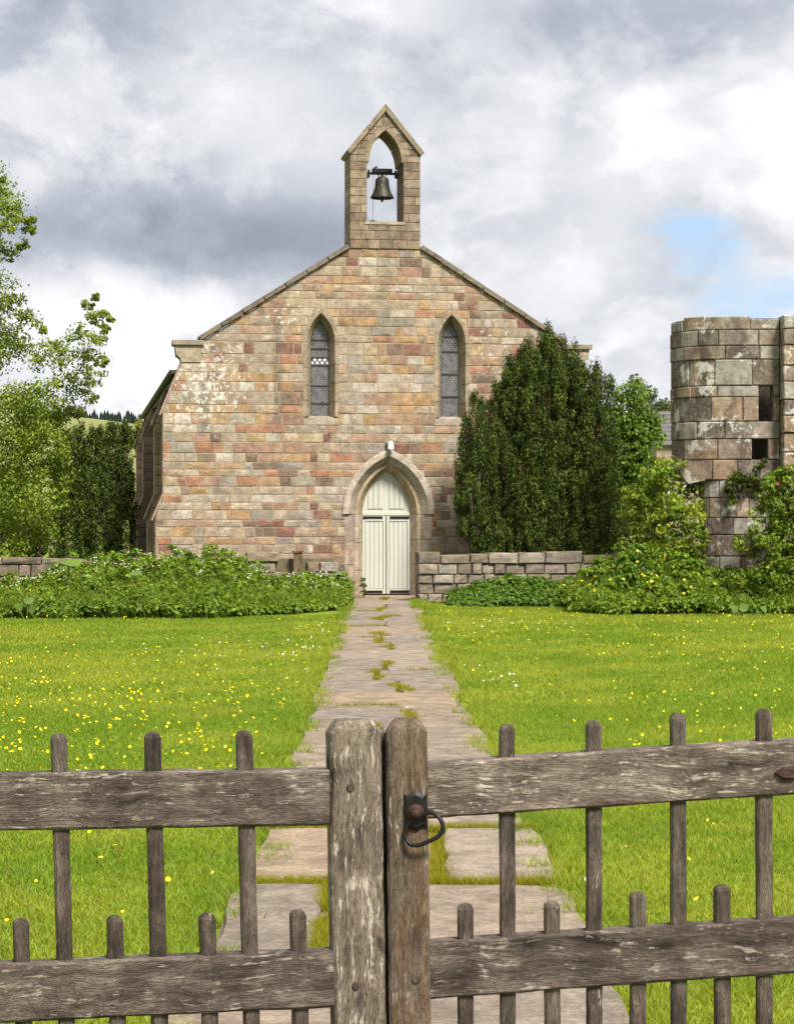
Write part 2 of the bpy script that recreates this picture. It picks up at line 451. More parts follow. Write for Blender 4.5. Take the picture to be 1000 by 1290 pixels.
def hill_mat():
    m_, g = new_mat('hill_pasture')
    p = g.n('ShaderNodeNewGeometry').outputs['Position']
    x, y, z = g.xyz(p)[0:3]
    n = g.noise(p, 0.012, 5, 0.6)
    c = g.mix(n, (0.13, 0.17, 0.05, 1), (0.24, 0.23, 0.10, 1))
    band = g.m('ADD', z, g.m('MULTIPLY', g.m('SUBTRACT', n, 0.5), 9.0))
    c = g.mix(g.m('MULTIPLY', g.ss(band, 49.0, 50.5), 0.9), c, (0.40, 0.36, 0.26))
    finish(g, principled(g, c, 0.95, spec=0.1))
    return m_
hb = MB()
NX, NY = 70, 24
for j in range(NY + 1):
    for i in range(NX + 1):
        X = -1300 + 2300 * i / NX
        t = j / NY
        Y = 420 + 900 * t
        ridge = 57.0 * (1.0 / (1.0 + math.exp((X + 20) / 70.0))) + 6 * mnoise.noise(Vector((X * 0.004, 0.3, 0))) + 3.0
        hh = ridge * (math.sin(min(1.0, t / 0.85) * PI / 2) ** 1.2) + 2.0 * mnoise.noise(Vector((X * 0.01, Y * 0.01, 2))) * t - 1.5
        hb.v.append((X, Y, hh)); hb.t.append((.5, .5, .5))
for j in range(NY):
    for i in range(NX):
        a = j * (NX + 1) + i
        hb.f.append((a, a + 1, a + NX + 2, a + NX + 1)); hb.mi.append(0)
props(hb.build('hill', hill_mat(), smooth=True), kind='structure')
rng = np.random.default_rng(4)
k = 900
cx_ = rng.uniform(-560, -120, k)
V, T = [], []
for i in range(k):
    x, y0 = cx_[i], rng.uniform(1200, 1300)
    rd = 57.0 / (1.0 + math.exp((x + 20) / 70.0)) + 2.5
    h = rng.uniform(4.5, 8.0) * (1.0 if mnoise.noise(Vector((x * 0.02, 1, 0))) > -0.35 else 0.45)
    w = h * 0.26
    for a in range(3):
        an = a * PI / 3 + rng.random()
        V.append([(x - w * math.cos(an), y0 - w * math.sin(an), rd - 2), (x + w * math.cos(an), y0 + w * math.sin(an), rd - 2), (x + w * .6 * math.cos(an), y0, rd + h * .55), (x, y0, rd + h)])
        T.append(np.array((0.022, 0.036, 0.026)) * rng.uniform(0.7, 1.3))
o = soup('conifer_wood', np.array(V), 4, np.array(T), M_needle)
props(o, 'dark conifer plantation along the ridge of the far hill', 'wood', kind='stuff')

# --- path
def path_c(y): return 0.093 - 0.0091 * y
def path_h(y): return 0.765 if y < 9.8 else (0.70 if y < 15 else 0.675)
M_dirt = plain_mat('path_earth', (0.12, 0.10, 0.06), 0.95, var=0.4, scale=4)
pm = MB()
ys = np.linspace(1.0, 41.8, 60)
for i, y in enumerate(ys):
    pm.v += [(path_c(y) - path_h(y) + 0.03, y, 0.004), (path_c(y) + path_h(y) - 0.03, y, 0.004)]; pm.t += [(.5, .5, .5)] * 2
    if i: pm.f.append((2 * i - 2, 2 * i - 1, 2 * i + 1, 2 * i)); pm.mi.append(0)
path = props(pm.build('path', M_dirt), kind='structure')
M_flag = stone_mat('flagstone_rock', None, wash=.5, washcol=(0.225, 0.182, 0.138), lichen=0.70, lichen_scale=9.0, soot=0.54, soot_col=(0.13, 0.105, 0.08), rough=0.85, bstr=0.9, soot_scale=2.2, lich_col=(0.32, 0.29, 0.25))
rr = random.Random(12)
FL = [(0.225, 0.178, 0.135), (0.200, 0.163, 0.128), (0.255, 0.188, 0.122), (0.180, 0.150, 0.122), (0.240, 0.197, 0.152), (0.210, 0.158, 0.115)]
def flagstone(x0, x1, y0, y1, top, tint, wob=0.02):
    pts = []
    nx = max(2, int((x1 - x0) / 0.2)); ny = max(2, int((y1 - y0) / 0.3))
    for i in range(nx): pts.append((x0 + (x1 - x0) * i / nx, y0))
    for i in range(ny): pts.append((x1, y0 + (y1 - y0) * i / ny))
    for i in range(nx): pts.append((x1 - (x1 - x0) * i / nx, y1))
    for i in range(ny): pts.append((x0, y1 - (y1 - y0) * i / ny))
    corner = {0, nx, nx + ny, 2 * nx + ny}
    cx, cy = (x0 + x1) / 2, (y0 + y1) / 2
    out = []
    for i, (x, y) in enumerate(pts):
        k_ = 0.05 if i in corner else 0.0
        out.append((x + (cx - x) * k_ + rr.uniform(-wob, wob), y + (cy - y) * k_ + rr.uniform(-wob, wob)))
    n = len(out)
    sx, sy = rr.uniform(-0.006, 0.006), rr.uniform(-0.004, 0.004)
    def tz(x, y): return top + sx * (x - cx) + sy * (y - cy)
    b = 0.018
    v = [(x, y, 0.006) for x, y in out] + [(x, y, tz(x, y) - b) for x, y in out]
    v += [(x + (cx - x) * b / max(0.2, abs(x - cx)) * .6, y + (cy - y) * b / max(0.2, abs(y - cy)) * .6, tz(x, y)) for x, y in out]
    f = [(i, (i + 1) % n, n + (i + 1) % n, n + i) for i in range(n)] + [(n + i, n + (i + 1) % n, 2 * n + (i + 1) % n, 2 * n + i) for i in range(n)] + [tuple(2 * n + i for i in range(n))]
    mb = MB(); mb.add(v, f, tint)
    return mb.build('flagstone', M_flag, path, recentre=True)
JOINTS = []      # (x0,x1,y0,y1,density) strips where moss and grass grow
rows = [2.6, 4.6, 6.3, 7.75, 9.68, 11.33, 12.7, 14.2, 16.75, 18.4, 19.8, 21.3, 22.6, 24.4, 25.9, 27.2, 28.5, 29.8, 31.3, 33.0, 34.4, 36.0, 37.6, 39.2, 40.6, 41.7]
splits = {3: -0.30, 4: 0.195, 5: -0.06, 6: 0.12}
for i in range(len(rows) - 1):
    y0, y1 = rows[i], rows[i + 1]
    ym = (y0 + y1) / 2
    c, h = path_c(ym), path_h(ym)
    gap_ = 0.085 if y0 < 12 else (0.035 if y0 < 20 else 0.02)
    sx = splits.get(i, c + rr.uniform(-0.16, 0.16) + 0.02)
    e0, e1 = c - h + rr.uniform(-0.05, 0.06), c + h + rr.uniform(-0.06, 0.05)
    wj = 0.032 if y0 < 12 else 0.018
    two = True if y0 < 16 else rr.random() < 0.8
    if two:
        flagstone(e0, sx - wj, y0 + gap_ * rr.uniform(.5, 1), y1 - gap_ * rr.uniform(.3, .8), 0.034 + rr.uniform(-.006, .008), rr.choice(FL))
        flagstone(sx + wj, e1, y0 + gap_ * rr.uniform(.5, 1), y1 - gap_ * rr.uniform(.3, .8), 0.034 + rr.uniform(-.006, .008), rr.choice(FL))
        if y0 < 12 or rr.random() < 0.75:
            a = rr.uniform(0, .4) if y0 > 12 else 0.0
            b_ = rr.uniform(.6, 1) if y0 > 12 else 1.0
            JOINTS.append((sx - wj * 1.1, sx + wj * 1.1, y0 + (y1 - y0) * a, y0 + (y1 - y0) * b_, 1.0))
    else:
        flagstone(e0, e1, y0 + gap_ * .5, y1 - gap_ * .5, 0.034, rr.choice(FL))
    if y0 < 12:
        JOINTS.append((e0, e1, y1 - gap_ * 0.75, y1 + gap_ * 0.7, 1.0))
    elif rr.random() < 0.5:
        a = rr.uniform(e0, c + .3)
        JOINTS.append((a, min(e1, a + rr.uniform(.2, .6)), y1 - gap_, y1 + gap_, 0.8))

# ---------------------------------------------------------------- the church
TH = math.atan(400 / 2700)
CH = (-0.235, 42.3, 0.0)
church = thing('church', 'sandstone church with pointed windows, pale door and bell gable beyond the flagged path', 'church', CH, TH)
M_ash = stone_mat('church_ashlar', church, lichen=0.665, lichen_scale=8.0, soot=0.575, soot_col=(0.13, 0.10, 0.08), bstr=0.8,
    streaks=[(-2.12, 0.14, 3.1, 5.9, 0.75, (0.10, 0.085, 0.07)), (-3.55, 0.12, 3.0, 4.6, 0.6, (0.11, 0.095, 0.085)), (0.02, 0.13, 5.0, 7.5, 0.5, (0.16, 0.13, 0.085)), (-0.22, 0.1, 5.9, 7.4, 0.35, (0.40, 0.36, 0.30)),
             (2.05, 0.15, 3.6, 5.9, 0.45, (0.13, 0.10, 0.08)), (2.9, 0.12, 4.4, 5.5, 0.5, (0.14, 0.11, 0.09)), (1.9, 0.7, -0.6, 1.9, 0.25, (0.22, 0.17, 0.13))],
    pale=[(-3.5, 4.2, 0.9, 0.9, 0.13), (2.3, 4.9, 0.55, 0.9, 0.07), (-2.0, 5.5, 0.5, 0.3, 0.08), (-3.2, 3.6, 0.6, 0.3, 0.07)])
M_mortar = plain_mat('lime_mortar', (0.285, 0.225, 0.162), 0.95, var=0.3, scale=5, bstr=0.5)
M_dress = stone_mat('dressed_stone', church, lichen=0.70, lichen_scale=10.0, soot=0.66, soot_col=(0.16, 0.135, 0.10), bstr=0.25)

def arch_half(z, w, zs, za):
    if z <= zs: return w
    if z >= za: return 0.0
    h = za - zs
    c = (h * h - w * w) / (2 * w); Rr_ = w + c
    return max(0.0, -c + math.sqrt(max(0.0, Rr_ * Rr_ - (z - zs) ** 2)))

def arch_pt(t, w, z0, zs, za):
    h = za - zs
    c = (h * h - w * w) / (2 * w); Rr_ = w + c
    am = math.atan2(h, c)
    if t <= 1: return (-w, z0 + (zs - z0) * t)
    if t <= 2:
        a = (t - 1) * am
        return (c - Rr_ * math.cos(a), zs + Rr_ * math.sin(a))
    if t <= 3:
        a = (3 - t) * am
        return (-c + Rr_ * math.cos(a), zs + Rr_ * math.sin(a))
    return (w, z0 + (zs - z0) * (4 - t))

def arch_block(name, prof, cx, ta, tb, mat, parent, tint, gap=0.004, nsub=5):
    """prof: list of (w,z0,zs,za,y) closed section; one stone between ta and tb"""
    if tb - ta > 0:
        ta2, tb2 = ta + gap, tb - gap
    ts = [ta2 + (tb2 - ta2) * i / nsub for i in range(nsub + 1)]
    if ta < 2 < tb:
        ts = sorted(set(ts + [2.0]))
    m_ = len(prof)
    v = []
    for t in ts:
        for (w, z0, zs, za, y) in prof:
            x, z = arch_pt(t, w, z0, zs, za)
            v.append((cx + x, y, z))
    f = []
    for i in range(len(ts) - 1):
        for j in range(m_):
            jj = (j + 1) % m_
            f.append((i * m_ + j, i * m_ + jj, (i + 1) * m_ + jj, (i + 1) * m_ + j))
    f.append(tuple(range(m_ - 1, -1, -1)))
    f.append(tuple((len(ts) - 1) * m_ + j for j in range(m_)))
    mb = MB(); mb.add(v, f, tint)
    return mb.build(name, mat, parent, recentre=True)

PAL = [((0.309, 0.239, 0.166), 14), ((0.274, 0.224, 0.170), 12), ((0.341, 0.284, 0.217), 11), ((0.313, 0.196, 0.096), 7), ((0.162, 0.077, 0.056), 5), ((0.277, 0.171, 0.120), 8),
       ((0.149, 0.099, 0.073), 6), ((0.245, 0.217, 0.183), 9), ((0.319, 0.250, 0.180), 12), ((0.320, 0.218, 0.122), 8), ((0.377, 0.329, 0.279), 7), ((0.282, 0.133, 0.080), 5), ((0.225, 0.156, 0.108), 7)]
PC = [p for p, w in PAL for _ in range(w)]
def pick(rr_, pal=PC):
    c = rr_.choice(pal); k_ = rr_.uniform(0.86, 1.14)
    return tuple(min(0.6, a * k_ * rr_.uniform(0.97, 1.03)) for a in c)

def prism(mb, q, y0, y1, b, tint, jit=None, full=False):
    """stone with a chamfered face: q = [bl, br, tr, tl] in (x,z); face at y0 (towards viewer), back at y1"""
    cx = sum(p[0] for p in q) / 4; cz = sum(p[1] for p in q) / 4
    def inset(p, k_):
        dx_, dz_ = cx - p[0], cz - p[1]
        return (p[0] + math.copysign(min(abs(dx_), k_), dx_), p[1] + math.copysign(min(abs(dz_), k_), dz_))
    jy = jit or [0, 0, 0, 0]
    v = [(inset(p, b)[0], y0 + jy[i], inset(p, b)[1]) for i, p in enumerate(q)]
    v += [(p[0], y0 + b, p[1]) for p in q]
    if full:
        v += [(p[0], y1 - b, p[1]) for p in q] + [(inset(p, b)[0], y1, inset(p, b)[1]) for p in q]
        f = [(0, 1, 2, 3), (15, 14, 13, 12)]
        for L in range(3):
            f += [(4 * L + 4 + i, 4 * L + 4 + (i + 1) % 4, 4 * L + (i + 1) % 4, 4 * L + i) for i in range(4)]
    else:
        v += [(p[0], y1, p[1]) for p in q]
        v.append((cx + (q[1][0] - q[0][0]) * .2 * math.sin(cx * 91), y0 - .006 * (1 + math.sin(cz * 57 + cx * 31)), cz + (q[3][1] - q[0][1]) * .2 * math.cos(cz * 77)))
        f = [(0, 1, 12), (1, 2, 12), (2, 3, 12), (3, 0, 12)]
        for L in range(2):
            f += [(4 * L + 4 + i, 4 * L + 4 + (i + 1) % 4, 4 * L + (i + 1) % 4, 4 * L + i) for i in range(4)]
    mb.add(v, f, tint)

def clip_row(a, b, iv):
    Lb, Lt, Rb, Rt = iv
    xlb, xlt, xrb, xrt = max(a, Lb), max(a, Lt), min(b, Rb), min(b, Rt)
    if xrb <= xlb and xrt <= xlt: return None
    if xrb < xlb: xrb = xlb = (xrb + xlb) / 2
    if xrt < xlt: xrt = xlt = (xrt + xlt) / 2
    return xlb, xrb, xrt, xlt

WIN = [(-1.268, 'w'), (1.336, 'w')]
DOORC = 0.07
def out_left(z):
    if z < 1.55: return -4.50
    if z < 2.04: return -4.50 + 0.14 * (z - 1.55) / 0.49
    if z < 3.63: return -4.36
    if z < 4.60: return -4.36 + 0.36 * (z - 3.63) / 0.97
    if z <= 5.03: return -4.0
    return -3.60 + (z - 5.03) / 0.639
def out_right(z): return -out_left(z)

def row_intervals(zb, zt):
    zb, zt = zb + 1e-4, zt - 1e-4
    iv = [(out_left(zb), out_left(zt), out_right(zb), out_right(zt))]
    ops = [(c, 0.325, 3.41, 5.05, 5.70) for c, _ in WIN] + [(DOORC, 0.835, -1, 1.66, 2.85)]
    for (c, w, z0, zs, za) in ops:
        if zt <= z0 + 1e-6 or zb >= za - 1e-6: continue
        wb, wt_ = arch_half(zb, w, zs, za), arch_half(zt, w, zs, za)
        nv = []
        for (Lb, Lt, Rb, Rt) in iv:
            if Lb < c < Rb:
                nv += [(Lb, Lt, c - wb, c - wt_), (c + wb, c + wt_, Rb, Rt)]
            else:
                nv.append((Lb, Lt, Rb, Rt))
        iv = nv
    return iv

rr = random.Random(7)
forced = [0.0, 1.55, 2.04, 2.85, 3.41, 3.63, 4.60, 5.03, 5.70, 6.89]
levels = [0.0]
for a, b in zip(forced[:-1], forced[1:]):
    n = max(1, round((b - a) / 0.178))
    hs = [rr.uniform(0.75, 1.25) for _ in range(n)]
    s_ = sum(hs); z = a
    for h in hs:
        z += h / s_ * (b - a); levels.append(z)
mort = MB(); cand = []
for zb, zt in zip(levels[:-1], levels[1:]):
    ivs = row_intervals(zb, zt)
    for iv in ivs:
        q = clip_row(-99, 99, iv)
        if not q: continue
        xlb, xrb, xrt, xlt = q
        mort.add([(xlb, .001, zb), (xrb, .001, zb), (xrt, .001, zt), (xlt, .001, zt), (xlb, .5, zb), (xrb, .5, zb), (xrt, .5, zt), (xlt, .5, zt)],
                 [(0, 1, 2, 3), (1, 5, 6, 2), (4, 0, 3, 7), (3, 2, 6, 7), (5, 4, 7, 6)])
    x = -4.6 - rr.uniform(0, .3)
    while x < 4.6:
        w = rr.uniform(0.22, 0.52) if rr.random() < .82 else rr.uniform(0.14, 0.24)
        for iv in ivs:
            q = clip_row(x, x + w, iv)
            if q:
                xlb, xrb, xrt, xlt = q
                area = (xrb - xlb + xrt - xlt) / 2 * (zt - zb)
                if area < 0.002: continue
                cand.append((area, (xlb, xrb, xrt, xlt, zb, zt)))
        x += w
wall = mort.build('wall', M_mortar, church)
def stone_into(mb, rec):
    xlb, xrb, xrt, xlt, zb, zt = rec
    g_ = 0.0075
    j = lambda: rr.uniform(-0.006, 0.006)
    q = [(xlb + g_ + j(), zb + g_ + j()), (xrb - g_ + j(), zb + g_ + j()), (xrt - g_ + j(), zt - g_ + j()), (xlt + g_ + j(), zt - g_ + j())]
    if xrb - xlb < .02: q[0] = q[1] = ((xlb + xrb) / 2, zb + g_)
    if xrt - xlt < .02: q[2] = q[3] = ((xlt + xrt) / 2, zt - g_)
    pr = rr.uniform(0.002, 0.012)
    prism(mb, q, -pr, 0.03, 0.006, pick(rr), [rr.uniform(-.003, .003) for _ in range(4)])
def seen(r):
    a, (xlb, xrb, xrt, xlt, zb, zt) = r
    xm, zm = (xlb + xrb) / 2, (zb + zt) / 2
    hid = (xm > 1.65 and zm < 4.4 and xm > 1.3 + 0.3 * (zm > 3)) or (zm < 0.95 and xm < -0.9) or (zm < 0.95 and xm > 1)
    return -(a * (0.3 if hid else 1.0))
cand.sort(key=seen)
for a, rec in cand[:300]:
    mb = MB(); stone_into(mb, rec)
    mb.build('stone', M_ash, wall, recentre=True)
mb = MB()
for a, rec in cand[300:]: stone_into(mb, rec)
props(mb.build('stonework', M_ash, wall), kind='stuff')

# nave behind the front
nv = MB(); NAVE = 21.0
nv.add([(-4.0, .5, 0), (-4.0, NAVE, 0), (-4.0, NAVE, 4.5), (-4.0, .5, 4.5), (-3.9, .5, 4.5), (-3.9, NAVE, 4.5)], [(1, 0, 3, 2), (3, 4, 5, 2)], (0.24, 0.19, 0.15))
nv.add([(4.0, .5, 0), (4.0, NAVE, 0), (4.0, NAVE, 4.5), (4.0, .5, 4.5)], [(0, 1, 2, 3)], (0.30, 0.23, 0.17))
nv.add([(-4.0, NAVE, 0), (4.0, NAVE, 0), (4.0, NAVE, 4.5), (0, NAVE, 6.7), (-4.0, NAVE, 4.5)], [(0, 1, 2, 3, 4)], (0.30, 0.23, 0.17))
nv.build('side_wall', M_ash, church)
for sg in (-1, 1):
    rf = MB()
    nr = 12
    for i in range(nr):          # slate courses, each lapping the next
        a, b = i / nr, (i + 1) / nr
        xa, za = sg * (4.14 - 4.14 * a), 4.44 + 2.22 * a
        xb, zb_ = sg * (4.14 - 4.14 * b), 4.44 + 2.22 * b
        rf.add([(xa, .5, za + .03), (xb, .5, zb_), (xb, NAVE + .1, zb_), (xa, NAVE + .1, za + .03), (xa, .5, za - .02), (xa, NAVE + .1, za - .02)], [(0, 1, 2, 3), (4, 0, 3, 5)] if sg > 0 else [(3, 2, 1, 0), (5, 3, 0, 4)])
    rf.build('roof', M_slate, church)
    gt = MB()
    prof = [(0.075 * math.cos(a), 0.075 * math.sin(a)) for a in np.linspace(PI, 2 * PI, 7)]
    gv = [(sg * 4.15 + px, y, 4.47 + pz) for y in (0.06, NAVE) for px, pz in prof]
    gt.add(gv, [(i, i + 1, i + 8, i + 7) for i in range(6)] + [tuple(range(7)), tuple(range(13, 6, -1))])
    gt.box(sg * 4.05 - .05, sg * 4.05 + .05, 0.53, NAVE, 4.32, 4.42)
    gt.tube([(sg * 4.15, 0.66, 4.40), (sg * 4.12, 0.68, 4.3), (sg * 4.06, 0.70, 4.15), (sg * 4.06, 0.70, 3.6)], 0.035, 6)
    gt.build('gutter', M_gutter, church)

# buttresses stepping back along the left side and, unseen, the right side
M_butt = stone_mat('buttress_stone', church, lichen=0.70, soot=0.58, soot_col=(0.10, 0.075, 0.065), bstr=0.5)
BP = [(0.30, 0.20, 0.155), (0.25, 0.175, 0.14), (0.34, 0.25, 0.185), (0.29, 0.225, 0.18), (0.34, 0.225, 0.15)]
for bi, yb in enumerate([0.02, 4.9, 13.2, 19.6]):
    yf = yb
    prof = [(-4.0, 0.0), (-4.50, 0.0), (-4.50, 1.55), (-4.35, 2.04), (-4.35, 3.63), (-4.0, 4.5)]
    dep = 0.62
    core = MB()
    y0 = yf + (.49 if bi == 0 else 0.012)
    n = len(prof)
    v = [(x, y0, z) for x, z in prof] + [(x, yf + dep, z) for x, z in prof]
    core.add(v, [tuple(range(n)), tuple(range(2 * n - 1, n - 1, -1))] + [(i, n + i, n + (i + 1) % n, (i + 1) % n) for i in range(n)])
    bt = core.build('buttress', M_mortar, church)
    # weathering slabs
    for (xa, za, xb, zb_) in ((-4.55, 1.53, -4.33, 2.06), (-4.40, 3.58, -3.98, 4.62)):
        sl = MB()
        nx_, nz_ = (zb_ - za), -(xb - xa)
        L = math.hypot(nx_, nz_); nx_, nz_ = -nx_ / L * .035, -nz_ / L * .035
        nz_ = abs(nz_)
        ya, yb2 = yf - .012, yf + dep + .02
        q = [(xa, za), (xb, zb_), (xb + nx_, zb_ + nz_), (xa + nx_, za + nz_)]
        sl.add([(x, ya, z) for x, z in q] + [(x, yb2, z) for x, z in q], [(3, 2, 1, 0), (4, 5, 6, 7), (0, 1, 5, 4), (1, 2, 6, 5), (2, 3, 7, 6), (3, 0, 4, 7)], (0.30, 0.215, 0.17))
        sl.build('weathering_slab', M_butt, bt, recentre=True)
    z = 0.0
    lv = [0, .2, .42, .63, .85, 1.07, 1.3, 1.55, 1.8, 2.04] + [2.04 + (3.63 - 2.04) * i / 7 for i in range(1, 8)] + [3.95, 4.3]
    for zb, zt in zip(lv[:-1], lv[1:]):
        lo = (out_left(zb), out_left(zt))
        lx = (lo[0], lo[1])
        if bi > 0:
            mbs = MB()
            q = [(lx[0] + .012, zb + .007), (-4.0, zb + .007), (-4.0, zt - .007), (lx[1] + .012, zt - .007)]
            prism(mbs, q, yf - .006, yf + dep, 0.008, pick(rr, BP))
            mbs.build('stone', M_butt, bt, recentre=True)
        else:
            mbs = MB()
            q = [(lx[0] - .012, zb + .005), (-4.05, zb + .005), (-4.05, zt - .005), (lx[1] - .012, zt - .005)]
            prism(mbs, q, .034, yf + dep, 0.006, pick(rr))
            mbs.build('stone', M_ash, bt, recentre=True)

# kneelers and gable coping
for sg in (-1, 1):
    kn = MB()
    kn.box(*sorted((sg * 4.17, sg * 3.56)), -.07, .52, 4.955, 5.045, (0.22, 0.19, 0.15))
    pts = [(3.62, 4.62), (4.0, 4.62), (4.02, 4.70), (4.10, 4.76), (4.12, 4.955), (3.62, 4.955)]
    n = len(pts)
    kn.add([(sg * x, -.022, z) for x, z in pts] + [(sg * x, .5, z) for x, z in pts], [tuple(range(n)) if sg < 0 else tuple(range(n - 1, -1, -1)), tuple(range(2 * n - 1, n - 1, -1))] + [(i, n + i, n + (i + 1) % n, (i + 1) % n) for i in range(n)], (0.28, 0.235, 0.175))
    kn.build('kneeler', M_dress, church)
    xa, za, xb, zb_ = 3.63, 5.04, 0.70, 6.905
    nst = 7
    L = math.hypot(xa - xb, zb_ - za)
    for i in range(nst):
        a, b = i / nst, (i + 1) / nst
        cs = MB()
        dxn, dzn = (zb_ - za) / L, (xa - xb) / L
        q = []
        for t, off in ((a + .002, 0), (b - .002, 0), (b - .002, .085), (a + .002, .085)):
            x = xa + (xb - xa) * t + dxn * off; zz = za + (zb_ - za) * t + dzn * off
            q.append((sg * x, zz + rr.uniform(-.004, .004)))
        if sg > 0: q = [q[1], q[0], q[3], q[2]]
        prism(cs, q, -.075, .52, .012, tj(rr, (0.12, 0.098, 0.076), .8, 1.2), full=True)
        cs.build('coping_stone', M_butt, church, recentre=True)

# windows
WT = [(0.25, 0.205, 0.145), (0.265, 0.225, 0.165), (0.235, 0.19, 0.13), (0.27, 0.21, 0.145)]
def lancet(c, bright):
    gl = MB()
    pts = [arch_pt(t, 0.185, 3.55, 5.02, 5.47) for t in np.linspace(0, 4, 33)]
    n = len(pts)
    gl.add([(c + x, .252, z) for x, z in pts], [tuple(range(n - 1, -1, -1))])
    w = gl.build('window', M_glass, church)
    prof = lambda z0: [(0.355, z0, 5.05, 5.77, .06), (0.355, z0, 5.05, 5.77, -.010), (0.275, z0, 5.05, 5.615, -.010), (0.175, z0, 5.02, 5.46, .25), (0.175, z0, 5.02, 5.46, .30), (0.355, z0, 5.05, 5.77, .30)]
    for (a, b) in ((0, .22), (.22, .42), (.42, .66), (.66, 1.0), (1, 1.55), (1.55, 2.0), (2.0, 2.5), (2.5, 3), (3, 3.3), (3.3, 3.55), (3.55, 3.8), (3.8, 4)):
        arch_block('jamb_stone' if (b <= 1 or a >= 3) else 'arch_stone', prof(3.57), c, a, b, M_dress, w, tj(rr, rr.choice(WT), .9, 1.1), 0.003)
    sl = MB()
    sl.add([(c - .338, -.012, 3.415), (c + .338, -.012, 3.415), (c + .338, -.012, 3.545), (c - .338, -.012, 3.545), (c + .24, .26, 3.60), (c - .24, .26, 3.60), (c - .338, .06, 3.415), (c + .338, .06, 3.415)],
           [(0, 1, 2, 3), (3, 2, 4, 5), (6, 0, 3, 5), (1, 7, 4, 2)], (0.31, 0.27, 0.215))
    sl.build('sill', M_dress, w)
    # lead lattice
    lt = MB()
    pit, sl_ = 0.088, 1.35
    for sgn in (-1, 1):
        kk = -40
        while kk < 60:
            off = kk * pit
            pts = []
            for x in np.linspace(-.18, .18, 10):
                z = 3.57 + off + sgn * sl_ * x
                if 3.56 < z < 5.46 and abs(x) <= arch_half(z, .18, 5.02, 5.46): pts.append((c + x, .240, z))
            if len(pts) > 1:
                p, q = Vector(pts[0]), Vector(pts[-1])
                nrm = Vector((-(q - p).z, 0, (q - p).x)).normalized() * .0055
                lt.add([p - nrm, q - nrm, q + nrm, p + nrm], [(0, 1, 2, 3)])
            kk += 1
    lt.build('lead_lattice', M_lead, w)
    bars = MB()
    for z in ((3.85, 4.2, 4.60, 4.755, 4.93, 5.10) if bright else (4.0, 4.45, 4.9, 5.2)):
        hw = arch_half(z, .18, 5.02, 5.46)
        bars.box(c - hw, c + hw, .222, .236, z - .010, z + .010)
    bars.tube([(c + x * .97, .236, z) for x, z in [arch_pt(t, .185, 3.56, 5.02, 5.465) for t in np.linspace(0, 4, 25)]], .011, 4)
    bars.build('saddle_bar', M_gutter, w)
    if bright:  # white diamonds imitate light from windows on the far side
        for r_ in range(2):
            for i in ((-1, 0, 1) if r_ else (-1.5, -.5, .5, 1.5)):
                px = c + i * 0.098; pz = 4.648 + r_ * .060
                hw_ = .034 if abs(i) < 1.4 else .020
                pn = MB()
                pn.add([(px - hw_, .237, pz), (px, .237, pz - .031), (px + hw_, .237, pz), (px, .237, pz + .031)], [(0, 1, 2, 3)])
                pn.build('pane', M_daylight_pane, w, recentre=True)
lancet(-1.268, True)
lancet(1.336, False)

# doorway
ZS = 1.66
hood = [(.92, 0, ZS, 2.935, .08), (.92, 0, ZS, 2.935, -.045), (.90, 0, ZS, 2.915, -.06), (.80, 0, ZS, 2.81, -.06), (.665, 0, ZS, 2.675, .12), (.665, 0, ZS, 2.675, .20), (.92, 0, ZS, 2.935, .20)]
jamb = [(.87, 0, ZS, 2.88, .08), (.87, 0, ZS, 2.88, -.014), (.80, 0, ZS, 2.81, -.014), (.665, 0, ZS, 2.675, .12), (.665, 0, ZS, 2.675, .20), (.87, 0, ZS, 2.88, .20)]
inner = [(.66, 0, ZS, 2.67, .122), (.59, 0, ZS, 2.61, .122), (.475, 0, ZS, 2.515, .34), (.475, 0, ZS, 2.515, .45), (.66, 0, ZS, 2.67, .45)]
dm = MB()
dm.box(DOORC - .8, DOORC + .8, -.30, .45, -.06, .045, (0.29, 0.21, 0.16))
dw = dm.build('doorway', M_dress, church)
for a, b in ((1, 1.45), (1.45, 2.0), (2.0, 2.5), (2.5, 3)):
    arch_block('hood_stone', hood, DOORC, a, b, M_dress, dw, tj(rr, (0.350, 0.305, 0.255), .93, 1.07), .002, 8)
for a, b in ((0, .13), (.13, .40), (.40, .68), (.68, 1), (3, 3.3), (3.3, 3.55), (3.55, 3.82), (3.82, 4)):
    arch_block('jamb_stone', jamb, DOORC, a, b, M_dress, dw, tj(rr, rr.choice([(0.30, 0.25, 0.20), (0.28, 0.23, 0.18), (0.255, 0.205, 0.175)]), .9, 1.08), .003, 2)
for a, b in ((0, .33), (.33, .66), (.66, 1), (1, 2), (2, 3), (3, 3.3), (3.3, 3.6), (3.6, 4)):
    arch_block('inner_stone', inner, DOORC, a, b, M_dress, dw, tj(rr, ((0.35, 0.27, 0.17) if 1 <= a < 3 else (0.33, 0.27, 0.20)), .93, 1.07), .003, 8)
YD = .345
